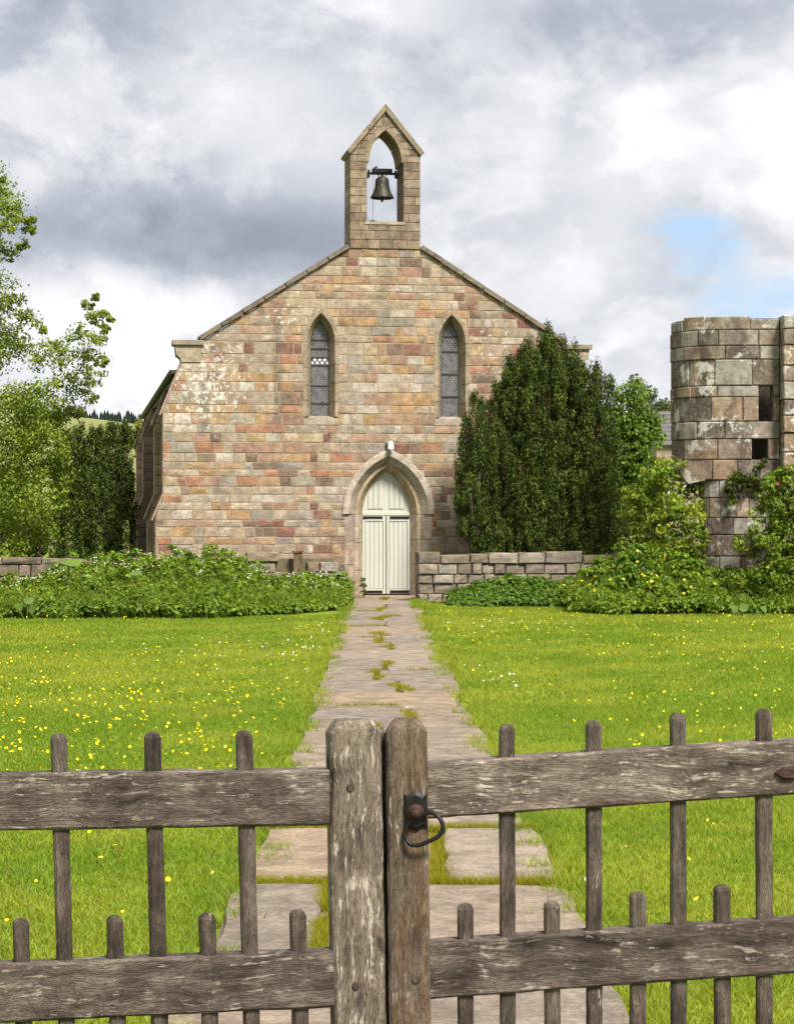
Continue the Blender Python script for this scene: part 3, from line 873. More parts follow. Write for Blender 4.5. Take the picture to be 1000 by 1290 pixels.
for sg in (-1, 1):
    lf = MB()
    x0, x1 = sorted((DOORC + sg * .008, DOORC + sg * .475))
    lf.box(x0, x1, YD + .02, YD + .06, .07, 1.625)
    leaf = lf.build('door_leaf', M_paint, church)
    nb = 4
    xs = np.linspace(x0 + .055, x1 - .055, nb + 1)
    for i in range(nb):
        b_ = MB()
        prism(b_, [(xs[i] + .004, .17), (xs[i + 1] - .004, .17), (xs[i + 1] - .004, 1.50), (xs[i] + .004, 1.50)], YD + .004, YD + .03, .006, (.6, .6, .5))
        b_.build('board', M_paint, leaf, recentre=True)
    fr = MB()
    for (a0, a1, z0, z1) in ((x0, x0 + .05, .07, 1.625), (x1 - .05, x1, .07, 1.625), (x0 + .05, x1 - .05, .07, .16), (x0 + .05, x1 - .05, 1.51, 1.625)):
        prism(fr, [(a0, z0), (a1, z0), (a1, z1), (a0, z1)], YD - .008, YD + .04, .006, (.6, .6, .5))
    fr.build('frame', M_paint, leaf)
    for z in (1.590, .115):
        hg = MB()
        hx = sorted((DOORC + sg * .465, DOORC + sg * .075))
        hg.box(hx[0], hx[1], YD - .02, YD - .009, z - .026, z + .026)
        hg.build('strap_hinge', M_iron, leaf)
ty = MB()
pts = [arch_pt(t, .475, 1.64, ZS, 2.515) for t in np.linspace(0.0, 4.0, 41)]
n = len(pts)
ty.add([(DOORC + x, YD + .015, z) for x, z in pts], [tuple(range(n - 1, -1, -1))])
ty.box(DOORC - .475, DOORC + .475, YD - .015, YD + .03, 1.635, 1.69)
top_panel = ty.build('door_head', M_paint, church)
for sg in (-1, 1):
    for i in range(3):
        a, b = .06 + i * .105, .06 + (i + 1) * .105 - .010
        za, zb = 1.76, 1.76
        ha = min(2.40, max(za + .05, 1.66 + .86 * math.sqrt(max(0, 1 - (a / .50) ** 1.7)) - .06)); hb_ = max(za + .03, 1.66 + .86 * math.sqrt(max(0, 1 - (b / .46) ** 1.7)) - .10)
        q = [(DOORC + sg * a, za), (DOORC + sg * b, za), (DOORC + sg * b, hb_), (DOORC + sg * a, ha)]
        if sg < 0: q = [q[1], q[0], q[3], q[2]]
        b2 = MB(); prism(b2, q, YD - .003, YD + .02, .008, (.6, .6, .5))
        b2.build('board', M_paint, top_panel, recentre=True)

# bell gable
BW, BY0, BD = 0.70, -0.03, 0.90
def b_edge(z): return BW if z < 8.84 else max(0.0, BW - (z - 8.84) / 1.22)
bc = MB(); bstones = []
blv = [6.89]
for a, b in ((6.89, 7.42), (7.42, 8.60), (8.60, 8.86), (8.86, 9.29), (9.29, 9.68)):
    n = max(1, round((b - a) / .165))
    for i in range(n): blv.append(a + (b - a) * (i + 1) / n)
for zb, zt in zip(blv[:-1], blv[1:]):
    e0, e1 = b_edge(zb), b_edge(zt)
    if zb >= 7.42 - 1e-6 and zb < 9.28:
        w0, w1 = arch_half(zb, .36, 8.6, 9.29), arch_half(zt, .36, 8.6, 9.29)
        ivs = [(-e0, -e1, -w0, -w1), (w0, w1, e0, e1)]
    else:
        ivs = [(-e0, -e1, e0, e1)]
    for iv in ivs:
        q = clip_row(-9, 9, iv)
        if not q: continue
        xlb, xrb, xrt, xlt = q
        i_ = .012
        bc.add([(xlb + i_, BY0 + i_, zb), (xrb - i_, BY0 + i_, zb), (xrt - i_, BY0 + i_, zt), (xlt + i_, BY0 + i_, zt), (xlb + i_, BY0 + BD - i_, zb), (xrb - i_, BY0 + BD - i_, zb), (xrt - i_, BY0 + BD - i_, zt), (xlt + i_, BY0 + BD - i_, zt)],
               [(0, 1, 2, 3), (1, 5, 6, 2), (4, 0, 3, 7), (3, 2, 6, 7), (5, 4, 7, 6), (1, 0, 4, 5)])
        width = max(xrb, xrt) - min(xlb, xlt)
        if width > .6:
            cuts, x = [min(xlb, xlt)], min(xlb, xlt)
            while x < max(xrb, xrt) - .25:
                x += rr.uniform(.2, .38); cuts.append(x)
            cuts[-1] = max(xrb, xrt)
        elif rr.random() < .55 and width > .28:
            cuts = [min(xlb, xlt), (xlb + xrb) / 2 + rr.uniform(-.06, .06), max(xrb, xrt)]
        else:
            cuts = [min(xlb, xlt), max(xrb, xrt)]
        for a, b in zip(cuts[:-1], cuts[1:]):
            q2 = clip_row(a, b, iv)
            if q2: bstones.append((q2, zb, zt))
bell_gable = bc.build('bell_gable', M_mortar, church)
BG = [(0.215, 0.165, 0.118), (0.19, 0.142, 0.105), (0.235, 0.185, 0.14), (0.155, 0.112, 0.085), (0.22, 0.17, 0.115), (0.205, 0.165, 0.13), (0.13, 0.098, 0.076)]
for (q2, zb, zt) in bstones:
    xlb, xrb, xrt, xlt = q2
    g_ = .004
    mb = MB()
    pr = rr.uniform(0, .01)
    prism(mb, [(xlb + g_, zb + g_), (xrb - g_, zb + g_), (xrt - g_, zt - g_), (xlt + g_, zt - g_)], BY0 - pr, BY0 + BD + pr, .007, pick(rr, BG), full=True)
    mb.build('stone', M_ash, bell_gable, recentre=True)
ap = [(.41, 7.44, 8.6, 9.345, BY0 - .012), (.325, 7.44, 8.6, 9.235, BY0 - .012), (.325, 7.44, 8.6, 9.235, BY0 + BD + .012), (.41, 7.44, 8.6, 9.345, BY0 + BD + .012)]
for a, b in ((1, 1.5), (1.5, 2.0), (2.0, 2.5), (2.5, 3)):
    arch_block('arch_stone', ap, 0.0, a, b, M_ash, bell_gable, tj(rr, (0.225, 0.175, 0.125), .92, 1.08), .003, 7)
ss_ = MB(); ss_.box(-.40, .40, BY0 - .02, BY0 + BD + .02, 7.37, 7.425, (0.32, 0.28, 0.2)); ss_.build('sill', M_ash, bell_gable)
for sg in (-1, 1):
    for (t0, t1) in ((0, .5), (.5, 1)):
        cp = MB()
        xa, za, xb, zb_ = .775, 8.80, 0.0, 9.745
        L = math.hypot(xa - xb, zb_ - za); dxn, dzn = (zb_ - za) / L, (xa - xb) / L
        q = []
        for t, off in ((t0, -.09), (t1, -.09), (t1, 0), (t0, 0)):
            q.append((sg * max(0, xa + (xb - xa) * t + dxn * off), za + (zb_ - za) * t + dzn * off))
        if t1 == 1:
            q[1] = (0, zb_ - .09 / dzn); q[2] = (0, zb_)
        if sg > 0: q = [q[1], q[0], q[3], q[2]]
        prism(cp, q, BY0 - .055, BY0 + BD + .055, .010, tj(rr, (0.20, 0.165, 0.12), .9, 1.1), full=True)
        cp.build('coping_stone', M_ash, bell_gable, recentre=True)

# the bell
def church_pt(x, y, z):
    return (CH[0] + x * math.cos(TH) - y * math.sin(TH), CH[1] + x * math.sin(TH) + y * math.cos(TH), z)
bell = thing('church_bell', 'dark bronze bell with pale patch hanging in the arched opening of the bell gable', 'bell', church_pt(0.0, .42, 7.95), TH)
b = MB()
b.lathe([(.232, 0), (.236, .012), (.215, .05), (.178, .12), (.152, .20), (.140, .28), (.134, .36), (.118, .40), (.07, .425), (0.0, .43), ], 24)
b.lathe([(.222, .0), (.2, .04), (.165, .12), (.13, .30), (.0, .38)], 24)
b.build('bell_body', M_bell, bell, smooth=True)
h = MB(); h.box(-.20, .20, -.06, .06, .515, .585); h.box(-.335, .335, -.025, .025, .47, .515); h.box(-.29, -.25, -.03, .03, .41, .56); h.box(.25, .29, -.03, .03, .41, .56); h.box(-.335, -.27, -.04, .04, .40, .46); h.box(.27, .335, -.04, .04, .40, .46)
h.tube([(-.06, 0, .42), (-.08, 0, .47), (-.04, 0, .52)], .016, 6); h.tube([(.06, 0, .42), (.08, 0, .47), (.04, 0, .52)], .016, 6); h.tube([(0, 0, .42), (0, 0, .52)], .03, 8)
h.tube([(-.14, 0, .53), (-.16, 0, .6), (-.10, 0, .625)], .02, 6)
h.build('headstock', M_iron, bell)
cl = MB(); cl.tube([(0, 0, .3), (0, 0, -.02), (0, 0, -.05), (0, 0, -.075)], [.012, .014, .03, .012], 8); cl.build('clapper', M_iron, bell)
rp = MB(); rp.tube([(-.17, 0, .45), (-.18, 0, .1), (-.185, 0, -.40), (-.18, 0, -.53)], .005, 5); rp.build('rope', M_lead, bell)
lump = MB(); lump.lathe([(.0, .11), (.07, .09), (.11, .05), (.12, 0)], 12)
lo = lump.build('pulley_cover', M_iron)
lo.location = church_pt(-.17, .55, 7.425)
props(lo, 'small dark rounded cover on the sill below the bell', 'cover')

lamp = thing('wall_lamp', 'small white security light fixed above the point of the door arch', 'lamp', church_pt(.075, -.06, 2.93), TH)
l = MB()
l.lathe([(.055, 0), (.062, .02), (.050, .13), (.032, .165), (.0, .17)], 14, (.015, -.09, 0)); l.lathe([(0, 0.002), (.055, 0.0)], 14, (.015, -.09, 0)); l.build('lamp_shade', M_white, lamp)
l = MB(); l.box(-.06, -.01, -.012, .05, .085, .15); l.box(-.035, .01, -.10, -.01, .115, .135); l.tube([(.0, -.02, .14), (.01, -.06, .20), (.02, -.06, .20)], .012, 6); l.build('bracket', M_lead, lamp)

# ---------------------------------------------------------------- dry stone walls
M_dry = stone_mat('field_stone', None, wash=.4, washcol=(0.19, 0.165, 0.13), lichen=0.64, lichen_scale=8.0, soot=0.53, soot_col=(0.075, 0.064, 0.05), bstr=0.9, moss=0.12)
DW = [(0.215, 0.178, 0.132), (0.180, 0.155, 0.122), (0.245, 0.208, 0.160), (0.155, 0.124, 0.094), (0.205, 0.150, 0.105), (0.270, 0.240, 0.198)]
def rough_stone(mb, x0, x1, z0, z1, y0, y1, tint, r_, bulge=0.010, b=0.018):
    g = 3
    v, f = [], []
    def P(i, j):
        fx, fz = i / (g - 1), j / (g - 1)
        edge = (i in (0, g - 1)) or (j in (0, g - 1))
        return (x0 + b + (x1 - x0 - 2 * b) * fx + r_.uniform(-.008, .008), y0 + (-bulge if not edge else 0) + r_.uniform(-.007, .007), z0 + b + (z1 - z0 - 2 * b) * fz + r_.uniform(-.01, .01))
    for j in range(g):
        for i in range(g): v.append(P(i, j))
    for j in range(g - 1):
        for i in range(g - 1): f.append((j * g + i, j * g + i + 1, (j + 1) * g + i + 1, (j + 1) * g + i))
    ringi = [0, 1, 2, 5, 8, 7, 6, 3]
    rim = [(x0, z0), ((x0 + x1) / 2, z0), (x1, z0), (x1, (z0 + z1) / 2), (x1, z1), ((x0 + x1) / 2, z1), (x0, z1), (x0, (z0 + z1) / 2)]
    rim = [(x + r_.uniform(-.006, .006), z + r_.uniform(-.006, .006)) for x, z in rim]
    bI = len(v)
    v += [(x, y0 + b + .01, z) for x, z in rim]
    v += [(x, y1, z) for x, z in rim]
    for k_ in range(8):
        k2 = (k_ + 1) % 8
        f.append((bI + k_, bI + k2, ringi[k2], ringi[k_]))
        f.append((bI + 8 + k_, bI + 8 + k2, bI + k2, bI + k_))
    f.append(tuple(bI + 8 + k_ for k_ in range(7, -1, -1)))
    mb.add(v, f, tint)
def dry_wall(name, label, loc, rz, length, height, rows_n, seed, hole=None):
    r_ = random.Random(seed)
    w = thing(name, label, 'wall', loc, rz)
    core = MB(); core.box(.05, length - .05, .10, .36, 0, height - .12, (0.05, 0.045, 0.04))
    core.build('rubble_core', M_dirt, w)
    hs = [r_.uniform(.75, 1.3) for _ in range(rows_n)]
    s_ = sum(hs); z = 0.0
    for ri in range(rows_n):
        h_ = hs[ri] / s_ * height
        x = -r_.uniform(0, .03)
        while x < length:
            wd = r_.uniform(.18, .46) if ri < rows_n - 1 else r_.uniform(.32, .75)
            if x + wd > length - .12: wd = length - x + r_.uniform(0, .05)
            hh = h_ + r_.uniform(-.012, .012) if ri < rows_n - 1 else h_ * r_.uniform(.75, 1.15)
            if not (hole and x + wd > hole[0] and x < hole[1] and z + hh > hole[2]):
                mb = MB()
                ov = .03 if ri == rows_n - 1 else 0
                rough_stone(mb, x + .006, x + wd - .006, z + .004, z + hh - .004, r_.uniform(-.03, .03) - ov, .44, tj(r_, r_.choice(DW), .8, 1.15), r_)
                mb.build('coping_stone' if ri == rows_n - 1 else 'stone', M_dry, w, recentre=True)
            x += wd
        z += h_
    return w
dry_wall('dry_stone_wall', 'low grey dry stone wall running right from the church door in front of the big yew', (0.40, 40.05, 0), TH * .9, 5.4, .93, 5, 3)
dry_wall('dry_stone_wall', 'overgrown dry stone wall in front of the church, left of the door, with a timber post in it', (-3.2, 41.05, 0), TH * .8, 2.05, .92, 5, 5, hole=(1.18, 1.42, .5))
dry_wall('dry_stone_wall', 'dark tumbled dry stone wall at the left edge, half hidden by white flowers', (-8.6, 39.6, 0), 0.10, 4.0, .86, 5, 9)
post = MB()
post.box(-.085, .085, -.05, .05, 0, .92); post.box(-.12, .12, -.07, .07, .92, .955)
po = post.build('timber_post', wood_mat('old_post', 'z', mid=(0.16, 0.11, 0.06), light=(0.26, 0.19, 0.11)))
po.location = (-1.90, 41.12, 0)
props(po, 'short brown timber post in the low wall left of the church door', 'post')

# ---------------------------------------------------------------- ruined tower
TX, TY = 5.87, 38.57
tower = thing('ruined_tower', 'ruined round stair tower of big lichen-spotted stones at the right edge', 'ruin', (TX, TY, 0))
M_ruin = stone_mat('ruin_stone', None, lichen=0.56, lichen_scale=2.4, soot=0.50, soot_col=(0.050, 0.036, 0.030), bstr=0.8, soot_scale=1.6, lich_col=(0.50, 0.48, 0.45), moss=0.05, wash=0.45, washcol=(0.275, 0.245, 0.210))
TP = [(0.215, 0.140, 0.085), (0.180, 0.130, 0.095), (0.250, 0.232, 0.200), (0.120, 0.085, 0.066), (0.255, 0.170, 0.098), (0.200, 0.170, 0.138), (0.290, 0.275, 0.245), (0.085, 0.064, 0.054), (0.235, 0.215, 0.185), (0.225, 0.160, 0.108)]
def plan(radius, cy, a0=135.0):
    """outer face: arc from a0 round to the front, then a flat face to x=0.84; returns P(s), length"""
    th0 = R(a0); arc = (R(270) - th0) * radius
    def P(s, off):
        if s <= arc:
            a = th0 + s / radius
            return ((radius + off) * math.cos(a), cy + (radius + off) * math.sin(a))
        return (s - arc, cy - radius - off)
    return P, arc, arc + 0.84
def block(mb, P, s0, s1, z0, z1, proud, back, b, tint, r_, nsub=4):
    ss2 = [s0 + (s1 - s0) * i / nsub for i in range(nsub + 1)]
    si = [s0 + b + (s1 - s0 - 2 * b) * i / nsub for i in range(nsub + 1)]
    v = []
    j1, j2 = r_.uniform(-.008, .008), r_.uniform(-.008, .008)
    for zz, arr, off in ((z0 + b, si, proud), (z1 - b, si, proud), (z0, ss2, proud - b), (z1, ss2, proud - b), (z0, ss2, -back), (z1, ss2, -back)):
        for i, s in enumerate(arr):
            x, y = P(s, off + (j1 if i == 0 else 0) + (j2 if i == nsub else 0)); v.append((x, y, zz))
    m_ = nsub + 1
    f = []
    for i in range(nsub):
        f += [(i, i + 1, m_ + i + 1, m_ + i), (2 * m_ + i, 2 * m_ + i + 1, i + 1, i), (m_ + i, m_ + i + 1, 3 * m_ + i + 1, 3 * m_ + i),
              (3 * m_ + i, 3 * m_ + i + 1, 5 * m_ + i + 1, 5 * m_ + i), (4 * m_ + i, 4 * m_ + i + 1, 2 * m_ + i + 1, 2 * m_ + i), (5 * m_ + i, 5 * m_ + i + 1, 4 * m_ + i + 1, 4 * m_ + i)]
    f += [(2 * m_, 0, m_, 3 * m_), (4 * m_, 2 * m_, 3 * m_, 5 * m_)]
    e = nsub
    f += [(e, 2 * m_ + e, 3 * m_ + e, m_ + e), (2 * m_ + e, 4 * m_ + e, 5 * m_ + e, 3 * m_ + e)]
    mb.add(v, f, tint)
rr = random.Random(21)
core = MB()
tlev = [0, .28, .62, .92, 1.30, 1.60, 1.95, 2.26, 2.62, 2.98, 3.29, 3.72, 3.92, 4.38, 4.62, 4.90, 5.10]
tstones = []
def tower_course(P, arc, total, zb, zt, s_start):
    holes = []
    if zb >= 3.28 and zt <= 3.93: holes.append((arc + .47, arc + .725))
    if zb >= 2.60 and zt <= 2.99: holes.append((arc + .35, arc + .63))
    segs = []; s = s_start
    for (h0, h1) in holes: segs.append((s, h0)); s = h1
    segs.append((s, total))
    for (a, b) in segs:
        block(core, P, a, b, zb, zt, -.03, .34, .001, (0.06, 0.05, 0.045), rr, 12)
        s = a
        while s < b - .01:
            w = rr.uniform(.34, .80)
            if s + w > b - .22: w = b - s
            tstones.append((P, s + .006, s + w - .006, zb + .006, zt - .006 + (rr.uniform(-.03, .06) if zt > 5.05 else 0)))
            s += w
for zb, zt in zip(tlev[:-1], tlev[1:]):
    if zt <= 2.27: P, arc, tot = plan(.50, -.47, 175.0)
    else: P, arc, tot = plan(.945, -.025)
    tower_course(P, arc, tot, zb, zt, 0.0)
core.box(.0, 1.9, .25, .6, 0, 4.9, (0.10, 0.08, 0.06))
cwall = core.build('rubble_core', M_ruin, tower)
for (P, s0, s1, z0, z1) in tstones:
    mb = MB()
    block(mb, P, s0, s1, z0, z1, rr.uniform(-.012, .015), .05, .014, tj(rr, rr.choice(TP), .85, 1.15), rr)
    mb.build('stone', M_ruin, tower, recentre=True)
# projecting pier at the right
def PP(s, off):
    return (.86 - off if s < 0.33 else .86 + (s - .33), (-.97 - s if s < .33 else -1.30 - off))
zz = 0
while zz < 5.05:
    h_ = min(rr.uniform(.26, .38), max(.12, 5.13 - zz))
    x = .842
    while x < 2.0:
        w = rr.uniform(.35, .6)
        mb = MB()
        rough_stone(mb, x + .006, x + w - .006, zz + .006, zz + h_ - .006, -1.30 + rr.uniform(-.02, .02), -.6, tj(rr, rr.choice(TP), .85, 1.15), rr, .008, .014)
        mb.build('stone', M_ruin, tower, recentre=True)
        x += w
    zz += h_
cb = MB()   # pointed corbel stone under the round part
v = [(-1.02, -.32, 2.30), (-.74, -.80, 2.20), (-.48, -.93, 2.25), (-.48, -.95, 2.57), (-.70, -.82, 2.60), (-.93, -.45, 2.62), (-.30, -.3, 2.25), (-.30, -.3, 2.57), (-.62, -.2, 2.24), (-.93, -.2, 2.60), (-.86, -.72, 2.36)]
cb.add(v, [(1, 2, 3, 4), (1, 4, 10), (10, 4, 5), (0, 1, 10), (0, 10, 5), (4, 3, 7, 9, 5), (0, 8, 6, 2, 1), (0, 5, 9, 8), (2, 6, 7, 3)], (0.22, 0.155, 0.10))
cb.build('corbel', M_ruin, tower)

# ---------------------------------------------------------------- far cottages
def cottage(name, label, x0, x1, y0, y1, eave, ridge, wallc, roofm, win):
    cx, cy = (x0 + x1) / 2, (y0 + y1) / 2
    t = thing(name, label, 'house', (cx, cy, 0))
    hw, hd = (x1 - x0) / 2, (y1 - y0) / 2
    w = MB()
    w.add([(-hw, -hd, 0), (hw, -hd, 0), (hw, -hd, eave), (-hw, -hd, eave), (-hw, hd, 0), (hw, hd, 0), (hw, hd, eave), (-hw, hd, eave), (-hw, 0, ridge), (hw, 0, ridge)],
          [(0, 1, 2, 3), (5, 4, 7, 6), (4, 0, 3, 8, 7), (1, 5, 6, 9, 2)], wallc)
    w.build('wall', M_ruin if False else M_dry, t)
    for sg in (-1, 1):
        r_ = MB()
        for i in range(8):
            a, b = i / 8, (i + 1) / 8
            ya, za = sg * (hd + .15) * (1 - a), eave - .1 + (ridge - eave + .14) * a
            yb, zb = sg * (hd + .15) * (1 - b), eave - .1 + (ridge - eave + .14) * b
            r_.add([(-hw - .2, ya, za + .05), (hw + .2, ya, za + .05), (hw + .2, yb, zb), (-hw - .2, yb, zb), (-hw - .2, ya, za), (hw + .2, ya, za)], [(0, 1, 2, 3), (4, 5, 1, 0)])
        r_.build('roof', roofm, t)
    for (wx, wz, ww, wh) in win:
        f = MB()
        f.box(wx - ww / 2 - .08, wx + ww / 2 + .08, -hd - .06, -hd + .05, wz - .08, wz + wh + .08)
        fo = f.build('window', M_white, t)
        g_ = MB(); g_.box(wx - ww / 2, wx - .03, -hd - .075, -hd - .062, wz, wz + wh); g_.box(wx + .03, wx + ww / 2, -hd - .075, -hd - .062, wz, wz + wh)
        g_.build('pane', M_glass, fo)
    return t
M_red = plain_mat('red_pantile', (0.34, 0.12, 0.07), 0.85, var=0.3, scale=6)
cottage('stone_cottage', 'stone cottage with slate roof peeping out between the trees and the ruined tower', 8.95, 16.0, 74, 79, 4.1, 5.25, (0.30, 0.235, 0.17), M_slate, [(-2.85, 2.3, .45, 1.0), (.2, 2.3, .8, 1.3)])
cottage('garden_outhouse', 'little outhouse with red tiled roof behind the birch at the left', -10.08, -9.80, 59, 59.5, 1.25, 1.75, (0.20, 0.175, 0.14), M_red, [])

# ---------------------------------------------------------------- trees
def limb_tube(mb, pts, r0, r1, n=7):
    k_ = len(pts)
    mb.tube(pts, [r0 + (r1 - r0) * i / (k_ - 1) for i in range(k_)], n)

def plumes(rng, specs, tufts, r_tuft, n_leaf):
    """upright yew plumes: specs (x,y,z0,z1,r,lean_x,lean_y) -> clump centres/radii"""
    C, Rr, T = [], [], []
    for (x, y, z0, z1, r, lx, ly) in specs:
        base = rng.uniform(0.75, 1.2)
        nt = int(tufts * (z1 - z0))
        for i in range(nt):
            t = rng.random() ** 0.85
            prof = r * (0.35 + 0.65 * math.sin(PI * min(1, (0.18 + 0.55 * t)))) * (1 - (max(0, t - .72) / .28) ** 1.5 * 0.9)
            a = rng.uniform(0, 2 * PI)
            rad = prof * (0.55 + 0.45 * rng.random())
            C.append((x + lx * t + rad * math.cos(a), y + ly * t + rad * math.sin(a), z0 + (z1 - z0) * t))
            rt = r_tuft * rng.uniform(.7, 1.3)
            Rr.append((rt, rt, rt * 1.9))
            q = base * rng.uniform(.7, 1.35)
            col = np.array((0.055, 0.082, 0.015)) * q
            if rng.random() < .16: col = np.array((0.105, 0.135, 0.020)) * q
            if rng.random() < .03: col = np.array((0.075, 0.050, 0.022)) * q
            T.append(col)
    return C, Rr, T

def yew(name, label, loc, specs, seed, tufts=34, n_leaf=40, size=0.085):
    rng = np.random.default_rng(seed)
    t = thing(name, label, 'yew', loc)
    mb = MB()
    for (x, y, z0, z1, r, lx, ly) in specs[::3]:
        limb_tube(mb, [(x * .35, y * .35, 0), (x * .7, y * .7, z0 + .25 * (z1 - z0)), (x + lx * .6, y + ly * .6, z0 + .7 * (z1 - z0))], .09, .02)
    mb.build('trunk', M_bark, t)
    C, Rr, T = plumes(rng, specs, tufts, 0.085, n_leaf)
    foliage('crown', rng, C, Rr, n_leaf, size, T, M_needle, t, up=0.25, aspect=0.36, along=(0, 0, 1), var=.35)
    return t
# big yew by the church front
rng = np.random.default_rng(8)
sp = []
def env(x):                      # top height across the tree
    pts = [(-1.40, 3.5), (-1.16, 4.2), (-.85, 4.74), (-.47, 5.0), (-.08, 5.25), (.31, 5.0), (.62, 4.82), (.93, 4.5), (1.2, 4.15), (1.43, 3.4), (1.5, 2.6)]
    return float(np.interp(x, [p[0] for p in pts], [p[1] for p in pts]))
for i in range(96):
    a = rng.uniform(0, 2 * PI); q = math.sqrt(rng.random())
    x, y = 1.30 * q * math.cos(a), .80 * q * math.sin(a)
    if y > .35: y -= .5
    top = env(x) - rng.uniform(0, .35) - .35 * (y / .8) ** 2
    if rng.random() < 0.45:
        top *= rng.uniform(.40, .88); y = -.55 * abs(q) - .25 + .1 * rng.random()
        x *= 1.04
    lift = .25 + .75 * (abs(x) / 1.34) ** 2
    sp.append((x * .70, y * .85, lift * .6, max(top, 1.6), rng.uniform(.25, .36), x * .30, y * .2))
for (x, tp) in ((-.08, 5.32), (-.45, 5.05), (.45, 4.98), (.88, 4.62), (1.15, 4.3), (-.85, 4.72), (.22, 5.1)):
    sp.append((x * .7, -.1, 1.0, tp, .19, x * .3, 0))
yew('yew_tree', 'big dark green Irish yew in front of the right half of the church front', (3.02, 41.85, 0), sp, 81, tufts=25, n_leaf=38, size=.055)
sp = []
for (x, y, tp, r) in [(-.20, 0, 3.55, .15), (-.05, -.15, 3.95, .16), (.10, .05, 3.85, .15), (.05, -.28, 3.2, .19), (-.25, -.2, 2.8, .18), (.25, -.2, 3.3, .18), (-.12, -.35, 2.4, .2), (.28, -.3, 2.5, .2), (.1, -.4, 1.9, .2), (.35, -.35, 1.7, .2), (-.28, -.1, 3.1, .16), (.2, 0, 3.0, .2)]:
    sp.append((x, y, .75 + (.5 if x < 0 else 0), tp, r, 0, 0))
yew('small_yew', 'slim shorter yew growing against the left flank of the big yew', (1.53, 41.35, 0), sp, 82, tufts=34, n_leaf=42, size=.052)
sp = []
rng = np.random.default_rng(9)
for i in range(18):
    x = -1.0 + 1.75 * i / 17
    sp.append((x, rng.uniform(-.2, .1), .1, 3.62 + .28 * (i / 17) + rng.uniform(-.16, .12), rng.uniform(.16, .21), 0, 0))
    sp.append((x + rng.uniform(-.1, .1), -.35, .0, rng.uniform(2.2, 3.5), rng.uniform(.20, .26), 0, 0))
yew('yew_hedge', 'dark row of upright yews with spiky tops between the birch and the church', (-7.35, 53.0, 0), sp, 83, tufts=27, n_leaf=36, size=.066)

def leafy_tree(name, label, loc, trunk_h, trunk_r, clumps, leaf, tint, tint2, seed, n=260, cat='tree', up=.5, bark=None, aspect=.55, vary=.35, group=None, part='crown', limbs=12, dens=22, limb_r=.4, spread=(.25, .48), reach=9.0):
    """clumps: (x,y,z,r) relative to loc; a tapered trunk, limbs to the clumps, leaves in sub-clumps"""
    rng = np.random.default_rng(seed)
    t = thing(name, label, cat, loc, group=group)
    mb = MB()
    cl = np.array(clumps)
    tp = Vector((cl[:, 0].mean() * .5, cl[:, 1].mean() * .5, trunk_h))
    limb_tube(mb, [(0, 0, 0), (tp.x * .3 + .03, tp.y * .3, trunk_h * .5), tp], trunk_r, trunk_r * .55, 9)
    near = [i for i in range(len(cl)) if math.hypot(cl[i, 0] - tp.x * .6, cl[i, 1]) < reach]
    for i in rng.choice(near, min(limbs, len(near)), replace=False):
        c = Vector(cl[i, :3]); a_ = Vector((tp.x * .6, tp.y * .6, min(trunk_h * rng.uniform(.45, .98), max(.1, c.z - .2))))
        L_ = (c - a_).length
        pts = []
        for q_ in np.linspace(0, 1, 7):
            w_ = a_.lerp(c, q_); w_.z += .16 * L_ * math.sin(q_ * PI) ; w_.x += .05 * L_ * mnoise.noise(Vector((q_ * 3, i, 1))); w_.y += .05 * L_ * mnoise.noise(Vector((q_ * 3, i, 7)))
            pts.append(w_)
        limb_tube(mb, pts, trunk_r * limb_r, .006, 5)
    mb.build('trunk' if trunk_h > 1.0 else 'stem', bark or M_bark, t)
    C, Rr, T = [], [], []
    for (x, y, z, r) in clumps:
        base = rng.uniform(1 - vary, 1 + vary)
        for k_ in range(max(6, int(dens * (r / .35) ** 1.8))):
            d_ = unit(rng.normal(size=3)) * r * rng.random() ** .4
            C.append((x + d_[0], y + d_[1], z + d_[2] * .85)); rs = r * rng.uniform(*spread); Rr.append((rs, rs, rs * .75))
            m_ = rng.random()
            T.append((np.array(tint) * (1 - m_) + np.array(tint2) * m_) * base * rng.uniform(.8, 1.2))
    foliage(part, rng, C, Rr, max(4, int(n / 8.5)), leaf, T, M_leaf, t, up=up, aspect=aspect)
    return t

# birch hanging in from the left
bx = []
for (u, v, r) in [(3, 240, 12), (12, 282, 17), (32, 284, 11), (8, 318, 15), (26, 305, 10), (40, 276, 6), (2, 228, 6),
                  (10, 385, 20), (35, 402, 16), (55, 412, 11), (18, 432, 24), (60, 450, 22), (84, 442, 19), (104, 422, 17), (121, 398, 13), (130, 412, 9), (119, 374, 6), (132, 396, 6), (110, 450, 19), (116, 476, 14), (92, 486, 24), (52, 496, 30), (14, 508, 32), (101, 512, 14),
                  (40, 545, 34), (8, 588, 34), (60, 588, 26), (44, 636, 28), (10, 645, 34), (74, 612, 13), (70, 540, 22), (20, 675, 20), (60, 665, 16), (-25, 560, 40), (-30, 450, 40), (-35, 640, 40), (-30, 380, 30), (-25, 300, 22), (82, 575, 12), (78, 640, 10), (25, 520, 30), (55, 520, 26), (80, 520, 18), (30, 610, 30), (5, 620, 30), (50, 660, 18), (25, 645, 26), (112, 500, 12), (125, 430, 12), (127, 455, 9), (140, 402, 5), (112, 385, 8), (20, 265, 10), (42, 290, 7), (28, 565, 30), (70, 560, 20), (72, 590, 20), (66, 630, 20), (40, 600, 30), (15, 560, 30), (55, 680, 16), (20, 690, 20)]:
    Yb = 42 + random.Random(u * 7 + v).uniform(-1.0, 1.0)
    bx.append(((u - 500) / 2700 * Yb + 8.7, Yb - 42.2, 1.7 + (645 - v) / 2700 * Yb, r / 2700 * Yb))
rng = np.random.default_rng(31)
